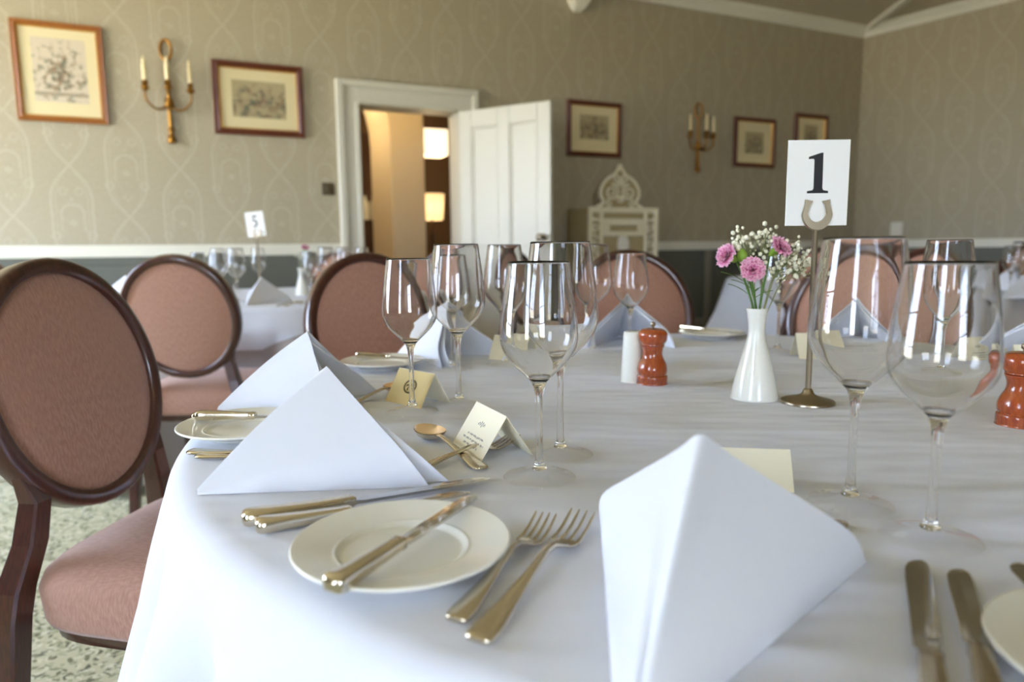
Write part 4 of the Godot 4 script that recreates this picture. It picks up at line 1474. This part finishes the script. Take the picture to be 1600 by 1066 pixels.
func pepper_mill(label: String, at: Vector3) -> void:
	var o := thing("pepper_mill", label, "pepper mill", at, 0.0, "wooden pepper mills")
	part("body", lathe(smooth_profile([Vector2(0, 0), Vector2(0.0255, 0.0), Vector2(0.0268, 0.002), Vector2(0.0268, 0.013), Vector2(0.0255, 0.0155), Vector2(0.0245, 0.0165), Vector2(0.0258, 0.020), Vector2(0.0262, 0.028), Vector2(0.0235, 0.037), Vector2(0.0188, 0.046), Vector2(0.0172, 0.054), Vector2(0.0185, 0.062), Vector2(0.0200, 0.066), Vector2(0.0185, 0.068), Vector2(0.0, 0.068)], 4), 40), M.mill_wood, o)
	part("cap", lathe(smooth_profile([Vector2(0, 0.0685), Vector2(0.0190, 0.0685), Vector2(0.0205, 0.071), Vector2(0.0240, 0.076), Vector2(0.0256, 0.084), Vector2(0.0245, 0.091), Vector2(0.018, 0.0965), Vector2(0.007, 0.098), Vector2(0, 0.098)], 4), 40), M.mill_wood, o)
	part("knob", lathe([Vector2(0.002, 0.096), Vector2(0.002, 0.101), Vector2(0.0044, 0.103), Vector2(0.0044, 0.108), Vector2(0.0, 0.110)], 14), M.pewter, o)

func salt_pot(label: String, at: Vector3) -> void:
	var o := thing("salt_pot", label, "salt pot", at)
	part("body", lathe(smooth_profile([Vector2(0, 0), Vector2(0.0185, 0.0), Vector2(0.0196, 0.002), Vector2(0.0192, 0.02), Vector2(0.0165, 0.080), Vector2(0.0158, 0.0875), Vector2(0.0140, 0.0900), Vector2(0.0, 0.0908)], 4), 36), M.china, o)
	for k in 5:
		var a := TAU * k / 5.0
		part("pour_hole", lathe([Vector2(0.0011, 0.0), Vector2(0.0011, 0.0004), Vector2(0, 0.0004)], 8), M.ink, o, Vector3(cos(a) * 0.006, 0.0904, sin(a) * 0.006))

# ------------------------------------------------------------------ the scene
func _ready() -> void:
	var cam := Camera3D.new()
	cam.name = "camera"
	add_child(cam)
	var lens := CameraAttributesPhysical.new()
	lens.frustum_focal_length = 24.765
	lens.frustum_focus_distance = 0.86
	lens.exposure_aperture = 3.8
	lens.frustum_near = 0.02
	lens.frustum_far = 100.0
	cam.attributes = lens
	cam.fov = 51.7
	cam.position = Vector3(0, 0.99, 0)
	cam.rotation = Vector3(-atan(146.0 / 1100.0), 0, -0.0097)
	cam.current = true
	var we := WorldEnvironment.new()
	we.name = "environment"
	var env := Environment.new()
	env.background_mode = Environment.BG_SKY
	var sky := Sky.new()
	var sm := ProceduralSkyMaterial.new()
	sm.sky_top_color = c8(178, 204, 244)
	sm.sky_horizon_color = c8(222, 233, 250)
	sm.ground_bottom_color = c8(206, 202, 188)
	sm.ground_horizon_color = c8(214, 212, 200)
	sm.sky_energy_multiplier = 1.0
	sky.sky_material = sm
	env.sky = sky
	env.background_energy_multiplier = 29.0
	env.tonemap_mode = Environment.TONE_MAPPER_LINEAR
	env.tonemap_exposure = 1.0
	env.sdfgi_enabled = true
	env.ssao_enabled = true
	env.ssil_enabled = true
	we.environment = env
	add_child(we)

	make_materials()
	build_room()
	build_doorway()
	build_passage()
	build_wall_things()
	build_post_box()
	build_chair_meshes()
	build_cutlery()
	build_main_table()
	build_back_tables()

func seat_front(o: Node3D, centre: Vector3, half: float) -> Array:
	var d := o.position - centre
	return [atan2(d.z, d.x), half, Vector2(d.x, d.z).length() - 0.245]

func facing_main(p: Vector3) -> float:
	var d := MAIN - p
	return atan2(d.x, d.z)

func build_main_table() -> void:
	# chairs: [middle of the oval back, turn off the table's centre, label]
	var seats := [
		[Vector3(-0.803, 0, -1.27), 0.0, "large dusty pink oval back chair nearest the camera, at the left", 0.28],
		[Vector3(-0.42, 0, -2.12), 0.0, "oval back chair in shade behind the left wine glasses", 0.28],
		[Vector3(0.38, 0, -2.28), 0.0, "oval back chair behind the pepper mill, below the post box", 0.28],
		[Vector3(1.06, 0, -2.13), 0.0, "oval back chair seen through the tall right wine glass", 0.28],
	]
	var near := []
	for s in seats:
		var p: Vector3 = s[0]
		var o := chair(s[2], p, facing_main(p) + float(s[1]), "chairs round the main table")
		near.append(seat_front(o, MAIN, float(s[3])))
	table("round banquet table hidden under the large white cloth in front", MAIN, MAIN_R)
	solo("tablecloth", cloth_mesh(MAIN_R, 0.06, near, [[2.95, 0.035, 0.05], [2.80, 0.04, 0.06], [2.62, 0.045, 0.06], [2.42, 0.05, 0.07], [2.2, 0.05, 0.05]], 9, 4), M.cloth, "large white cloth over the round table nearest the camera", "tablecloth", MAIN, 0.0, "white tablecloths")

	# --- place nearest the camera
	var g := "place setting cutlery"
	napkin("white folded napkin pyramid nearest the camera, tip toward the viewer", Vector3(0.068, TOP, -0.337), Vector3(0.434, 0, -0.9), "folded white napkins", 0.240, 0.130, 0.116, 0.106, 0.008)
	plate("white bread plate in front holding a butter knife", -0.087, -0.524)
	cutlery("butter_knife", "silver butter knife lying across the front bread plate", Vector3(-0.121, TOP + 0.0140, -0.436), Vector3(-0.034, TOP + 0.0125, -0.610), g)
	lay("dinner_fork", "longer silver fork, the one beside the front napkin", -0.0235, -0.400, 0.0625, -0.592, g)
	lay("dessert_fork", "shorter silver fork between the front plate and the longer fork", -0.0385, -0.424, 0.0265, -0.579, g)
	lay("dinner_knife", "longer knife right of the front napkin, blade with a white reflection", 0.190, -0.286, 0.301, -0.495, g)
	lay("butter_knife", "shorter knife between the longer knife and the cropped plate", 0.231, -0.309, 0.322, -0.481, g)
	plate("white bread plate cut by the right edge of the picture", 0.352, -0.352)
	cutlery("butter_knife", "butter knife on the cropped right bread plate, only its tip showing", Vector3(0.300, TOP + 0.0140, -0.275), Vector3(0.350, TOP + 0.0135, -0.464), g)
	wine_glass("tall wine glass with its foot half behind the front napkin", true, 0.312, -0.628, TOP, "wine glasses on the main table")
	wine_glass("wine glass nearest the camera at the right, shorter of its pair", false, 0.340, -0.549, TOP, "wine glasses on the main table")
	lay("dessert_spoon", "dessert spoon behind the front napkin, handle end by the tall glass foot", 0.284, -0.572, 0.112, -0.640, g)
	lay("dessert_fork", "dessert fork behind the front napkin beside the spoon end", 0.272, -0.590, 0.104, -0.655, g)
	place_card("cream name card peeking out behind the front napkin", Vector3(0.237, TOP, -0.690), Vector3(0.085, 0, 0.012), 0.082, 0.045, 0.037, M.card_plain)

	# --- place at the left
	napkin("white folded napkin pyramid in the middle left, flat side to the camera", Vector3(-0.315, TOP, -0.675), Vector3(0.86, 0, -0.51), "folded white napkins", 0.205, 0.135, 0.116, 0.106)
	plate("white bread plate half hidden behind the middle left napkin", -0.352, -0.905)
	cutlery("butter_knife", "butter knife lying on the half hidden left plate", Vector3(-0.425, TOP + 0.0140, -0.925), Vector3(-0.232, TOP + 0.0135, -0.915), g)
	lay("dinner_fork", "upper of two fork ends left of the middle left napkin", -0.385, -0.815, -0.190, -0.755, g)
	lay("dessert_fork", "lower of two fork ends left of the middle left napkin", -0.368, -0.797, -0.205, -0.747, g)
	lay("dinner_knife", "knife lying farther from the camera between left napkin and front plate", -0.238, -0.590, -0.026, -0.692, g)
	lay("butter_knife", "knife with its end nearest the front plate, beside the left napkin", -0.220, -0.573, -0.042, -0.652, g)
	lay("dessert_spoon", "dessert spoon with its bowl against the middle left napkin", -0.033, -0.737, -0.121, -0.897, g)
	lay("dessert_fork", "dessert fork half under the spoon by the front name card", -0.118, -0.722, 0.0, -0.842, g)
	place_card("cream name card with small print beside the dessert spoon", Vector3(-0.026, TOP, -0.822), Vector3(0.040, 0, 0.086), 0.090, 0.066, 0.050, M.card)
	wine_glass("shorter wine glass of the pair in the middle of the picture", false, 0.0275, -0.714, TOP, "wine glasses on the main table")
	wine_glass("taller wine glass right behind the middle short one", true, 0.055, -0.795, TOP, "wine glasses on the main table")

	# --- next place round, behind the left napkin
	napkin("white folded napkin pyramid behind the middle left one", Vector3(-0.448, TOP, -1.05), Vector3(1.0, 0, -0.04), "folded white napkins")
	lay("dinner_knife", "knife behind the half hidden left plate, handle end at the table edge", -0.452, -0.972, -0.215, -0.985, g)
	wine_glass("short wine glass over the marked name card", false, -0.148, -1.018, TOP, "wine glasses on the main table")
	wine_glass("tall wine glass next to the marked name card", true, -0.083, -1.070, TOP, "wine glasses on the main table")
	place_card("tan name card with a dark round mark behind the short glass", Vector3(-0.150, TOP, -1.09), Vector3(0.055, 0, 0.052), 0.088, 0.06, 0.05, M.card_mark)
	lay("dessert_spoon", "dessert spoon beside the marked name card", -0.262, -1.035, -0.190, -1.180, g)
	plate("white bread plate in front of the shaded oval back chair", -0.265, -1.42)
	cutlery("butter_knife", "butter knife on the plate by the shaded oval back chair", Vector3(-0.325, TOP + 0.0140, -1.46), Vector3(-0.150, TOP + 0.0135, -1.385), g)
	# --- and the next
	napkin("white folded napkin standing behind the tall left glass", Vector3(-0.262, TOP, -1.60), Vector3(0.83, 0, 0.50), "folded white napkins")
	wine_glass("tall wine glass behind the one by the marked card", true, -0.014, -1.43, TOP, "wine glasses on the main table")
	wine_glass("short wine glass in front of the standing left napkin", false, -0.118, -1.385, TOP, "wine glasses on the main table")
	place_card("cream name card in front of the standing left napkin", Vector3(0.0, TOP, -1.52), Vector3(0.06, 0, 0.03), 0.085, 0.06, 0.05, M.card_plain)
	# --- far side
	napkin("white folded napkin in front of the chair below the post box", Vector3(0.285, TOP, -1.88), Vector3(0.0, 0, 1.0), "folded white napkins")
	wine_glass("short wine glass before the far napkin, behind the salt pot", false, 0.268, -1.585, TOP, "wine glasses on the main table")
	wine_glass("tall wine glass left of the far napkin", true, 0.185, -1.60, TOP, "wine glasses on the main table")
	plate("white bread plate on the far side of the table behind the vase", 0.525, -1.84)
	cutlery("butter_knife", "butter knife on the far bread plate behind the vase", Vector3(0.462, TOP + 0.0140, -1.92), Vector3(0.585, TOP + 0.0135, -1.76), g)
	wine_glass("tall wine glass behind the carnations", true, 0.600, -1.575, TOP, "wine glasses on the main table")
	place_card("cream name card behind the number stand, left of the tall glass", Vector3(0.652, TOP, -1.50), Vector3(1, 0, 0.05), 0.085, 0.06, 0.052, M.card_plain)
	napkin("white folded napkin seen through the tall right glass", Vector3(0.87, TOP, -1.73), Vector3(-0.55, 0, 0.80), "folded white napkins")
	place_card("cream name card beyond the short right glass", Vector3(0.945, TOP, -1.40), Vector3(1, 0, -0.1), 0.085, 0.06, 0.052, M.card)
	place_card("cream name card just left of the cropped pepper mill", Vector3(0.985, TOP, -1.30), Vector3(1, 0, 0.3), 0.085, 0.06, 0.05, M.card_plain)
	napkin("white folded napkin at the right edge behind the pepper mill", Vector3(1.16, TOP, -1.37), Vector3(-0.96, 0, 0.27), "folded white napkins")
	wine_glass("tall wine glass behind the short right one", true, 0.735, -1.19, TOP, "wine glasses on the main table")
	# --- centre
	salt_pot("white tapered salt pot beside the whole pepper mill", Vector3(0.215, TOP, -1.245))
	pepper_mill("turned reddish wooden pepper mill beside the white salt pot", Vector3(0.2465, TOP, -1.222))
	pepper_mill("turned reddish wooden pepper mill cut by the right edge", Vector3(0.672, TOP, -0.912))
	number_stand(1, "pewter stand with a horseshoe clip behind the tall right glass", "white card printed with a large black figure 1", Vector3(0.4515, TOP, -1.056), -0.02, 0.262)
	var v := Vector3(0.383, TOP, -1.094)
	flower_vase("white flared vase of carnations on the main table", v, "white flower vases")
	var m := v + Vector3(0, 0.138, 0)
	carnation("pink carnation lowest and in front in the vase", m + Vector3(-0.004, 0, 0.004), v + Vector3(-0.020, 0.203, 0.030), Vector3(-0.15, 0.35, 0.9), 0.0205, 1)
	carnation("pink carnation at the left of the vase", m + Vector3(-0.006, 0, 0), v + Vector3(-0.052, 0.224, 0.008), Vector3(-0.85, 0.4, 0.35), 0.0195, 2)
	carnation("pink carnation at the upper right of the vase", m + Vector3(0.004, 0, -0.002), v + Vector3(0.028, 0.236, 0.006), Vector3(0.45, 0.55, 0.6), 0.0195, 3)
	carnation("closed green carnation bud among the blooms", m + Vector3(0, 0, -0.004), v + Vector3(-0.026, 0.222, 0.0), Vector3(-0.2, 1.0, 0.1), 0.012, 4, false)
	babys_breath("frothy white gypsophila spreading over the carnations", m + Vector3(0.002, 0, -0.003), [[v + Vector3(-0.010, 0.246, -0.02), 0.024, 46], [v + Vector3(0.020, 0.250, -0.02), 0.020, 34], [v + Vector3(0.052, 0.230, -0.01), 0.024, 50], [v + Vector3(0.070, 0.212, 0.0), 0.020, 42], [v + Vector3(0.040, 0.205, -0.01), 0.022, 34], [v + Vector3(-0.034, 0.238, -0.02), 0.015, 22]], 6)

func back_table(at: Vector3, R: float, label: String, cloth_label: String, seed_: int, topper: bool, chairs: Array) -> void:
	table(label, at, R)
	var near := []
	for o in chairs:
		near.append(seat_front(o, at, 0.30))
	if topper:
		solo("undercloth", cloth_mesh(R, 0.03, near, [], 10, seed_), M.undercloth, "taupe undercloth falling to the floor of the left back table", "tablecloth", at)
		solo("tablecloth", cloth_mesh(R + 0.006, 0.3, near, [], 10, seed_, R + 0.11, 0.003), M.cloth, cloth_label, "tablecloth", at, 0.0, "white tablecloths")
	else:
		solo("tablecloth", cloth_mesh(R, 0.06, near, [], 8, seed_), M.cloth, cloth_label, "tablecloth", at, 0.0, "white tablecloths")

func build_back_tables() -> void:
	# left back table with the number 5
	var t5 := Vector3(-1.2, 0, -3.72)
	var c1 := chair("pale sunlit oval back chair at the left, its back to the camera", Vector3(-1.18, 0, -2.50), PI + 0.02, "chairs round the left back table")
	chair("oval back chair cut by the left edge behind the large one", Vector3(-2.08, 0, -2.86), PI * 0.80, "chairs round the left back table")
	var c2 := chair("small oval back chair between the left back table and the wall", Vector3(-1.12, 0, -4.68), 0.05, "chairs round the left back table")
	back_table(t5, 0.80, "round table behind the pale lit chair, under a white topper", "white square topper on the left back table", 9, true, [c1, c2])
	chair("oval back chair far off, before the doorway", Vector3(-0.44, 0, -4.45), -0.55, "chairs by the back wall")
	chair("oval back chair half hidden before the open door leaf", Vector3(0.03, 0, -4.15), 0.9, "chairs by the back wall")
	var y := TOP + 0.003
	napkin("white folded napkin under the number 5 card", Vector3(-1.14, y, -3.02), Vector3(0.15, 0, -1), "folded napkins on the back tables")
	napkin("white folded napkin just left of the pale lit chair", Vector3(-1.80, y, -3.38), Vector3(-0.6, 0, -0.6), "folded napkins on the back tables")
	napkin("white folded napkin on the right of the left back table", Vector3(-0.62, y, -3.36), Vector3(-0.75, 0, -0.5), "folded napkins on the back tables")
	napkin("white folded napkin at the far side of the left back table", Vector3(-1.02, y, -4.38), Vector3(-0.3, 0, 1), "folded napkins on the back tables")
	number_stand(5, "pewter stand on the left back table", "small white card with a figure 5 on the left back table", Vector3(-1.29, y, -3.62), 0.10, 0.30, 0.10)
	var gl := [[-1.60, -3.62, 0], [-1.53, -3.70, 1], [-1.33, -3.20, 0], [-1.26, -3.24, 1], [-1.45, -3.52, 0], [-1.42, -3.98, 1], [-0.98, -3.46, 0], [-0.92, -3.52, 1], [-1.12, -3.88, 0], [-0.86, -3.72, 0], [-0.80, -3.80, 1], [-0.98, -4.12, 1], [-1.58, -4.02, 0]]
	var side := ["above the pale chair's left shoulder", "just right of the leftmost short glass", "over the top of the pale chair", "right of the pale chair top", "between the pale chair top and number 5", "tall behind number 5", "short in front of the far vase", "tall beside the far vase", "short behind the far vase", "short at the table's right side", "tall at the table's right side", "tall at the far side by the small chair", "short at the far left rim"]
	for i in gl.size():
		wine_glass("wine glass on the left back table, " + side[i], gl[i][2] == 1, gl[i][0], gl[i][1], y, "wine glasses on the left back table")
	var v := Vector3(-1.10, y, -3.70)
	flower_vase("white flared vase on the left back table", v, "white flower vases")
	carnation("single pink carnation in the vase on the left back table", v + Vector3(0, 0.138, 0), v + Vector3(0.03, 0.245, 0.01), Vector3(0.3, 0.8, 0.4), 0.022, 12)
	babys_breath("white gypsophila in the vase on the left back table", v + Vector3(0, 0.138, 0), [[v + Vector3(-0.02, 0.22, 0), 0.03, 24], [v + Vector3(0.02, 0.20, 0.02), 0.02, 14]], 14)
	plate("white bread plate on the left back table beside its napkin", -1.30, -3.06, "plates on the back tables")
	lay("dinner_fork", "silver fork at the near rim of the left back table", -1.00, -2.98, -0.96, -3.18, "cutlery on the back tables")
	lay("dessert_fork", "shorter fork at the near rim of the left back table", -0.965, -2.98, -0.93, -3.15, "cutlery on the back tables")

	# table behind the flowers
	var t2 := Vector3(2.42, 0, -5.15)
	c1 = chair("dark red oval back chair top behind the gypsophila", Vector3(1.72, 0, -3.98), 2.55, "chairs round the right back tables")
	back_table(t2, 0.82, "round table behind the vase of carnations", "white cloth on the table behind the carnations", 15, false, [c1])
	napkin("white folded napkin on the table behind the carnations", Vector3(1.72, TOP, -4.72), Vector3(0.9, 0, -0.3), "folded napkins on the back tables")
	napkin("pale napkin far right behind the nearer grey one", Vector3(2.92, TOP, -4.70), Vector3(-0.75, 0, -0.6), "folded napkins on the back tables")
	wine_glass("wine glass on the table behind the carnations, left one", false, 1.98, -4.68, TOP, "wine glasses on the right back tables")
	wine_glass("wine glass on the table behind the carnations, tall right one", true, 2.10, -4.60, TOP, "wine glasses on the right back tables")
	# table at the right
	var t3 := Vector3(3.08, 0, -3.04)
	c1 = chair("reddish oval back chair seen above and through the short right glass", Vector3(1.73, 0, -2.88), 1.85, "chairs round the right back tables")
	c2 = chair("dark oval back chair at the right edge behind the grey napkin", Vector3(3.10, 0, -4.21), 0.0, "chairs round the right back tables")
	back_table(t3, 0.86, "round table at the right behind the short glass", "white cloth on the table at the right edge", 19, false, [c1, c2])
	napkin("grey white napkin on the right table, nearest the frame edge", Vector3(2.12, TOP, -3.05), Vector3(0.95, 0, -0.2), "folded napkins on the back tables")
	napkin("white napkin on the right table behind the nearest one", Vector3(2.48, TOP, -3.72), Vector3(0.6, 0, 0.75), "folded napkins on the back tables")
	wine_glass("wine glass on the right table beside the grey napkin", false, 2.32, -3.28, TOP, "wine glasses on the right back tables")
	wine_glass("tall wine glass on the right table behind the grey napkin", true, 2.42, -3.36, TOP, "wine glasses on the right back tables")
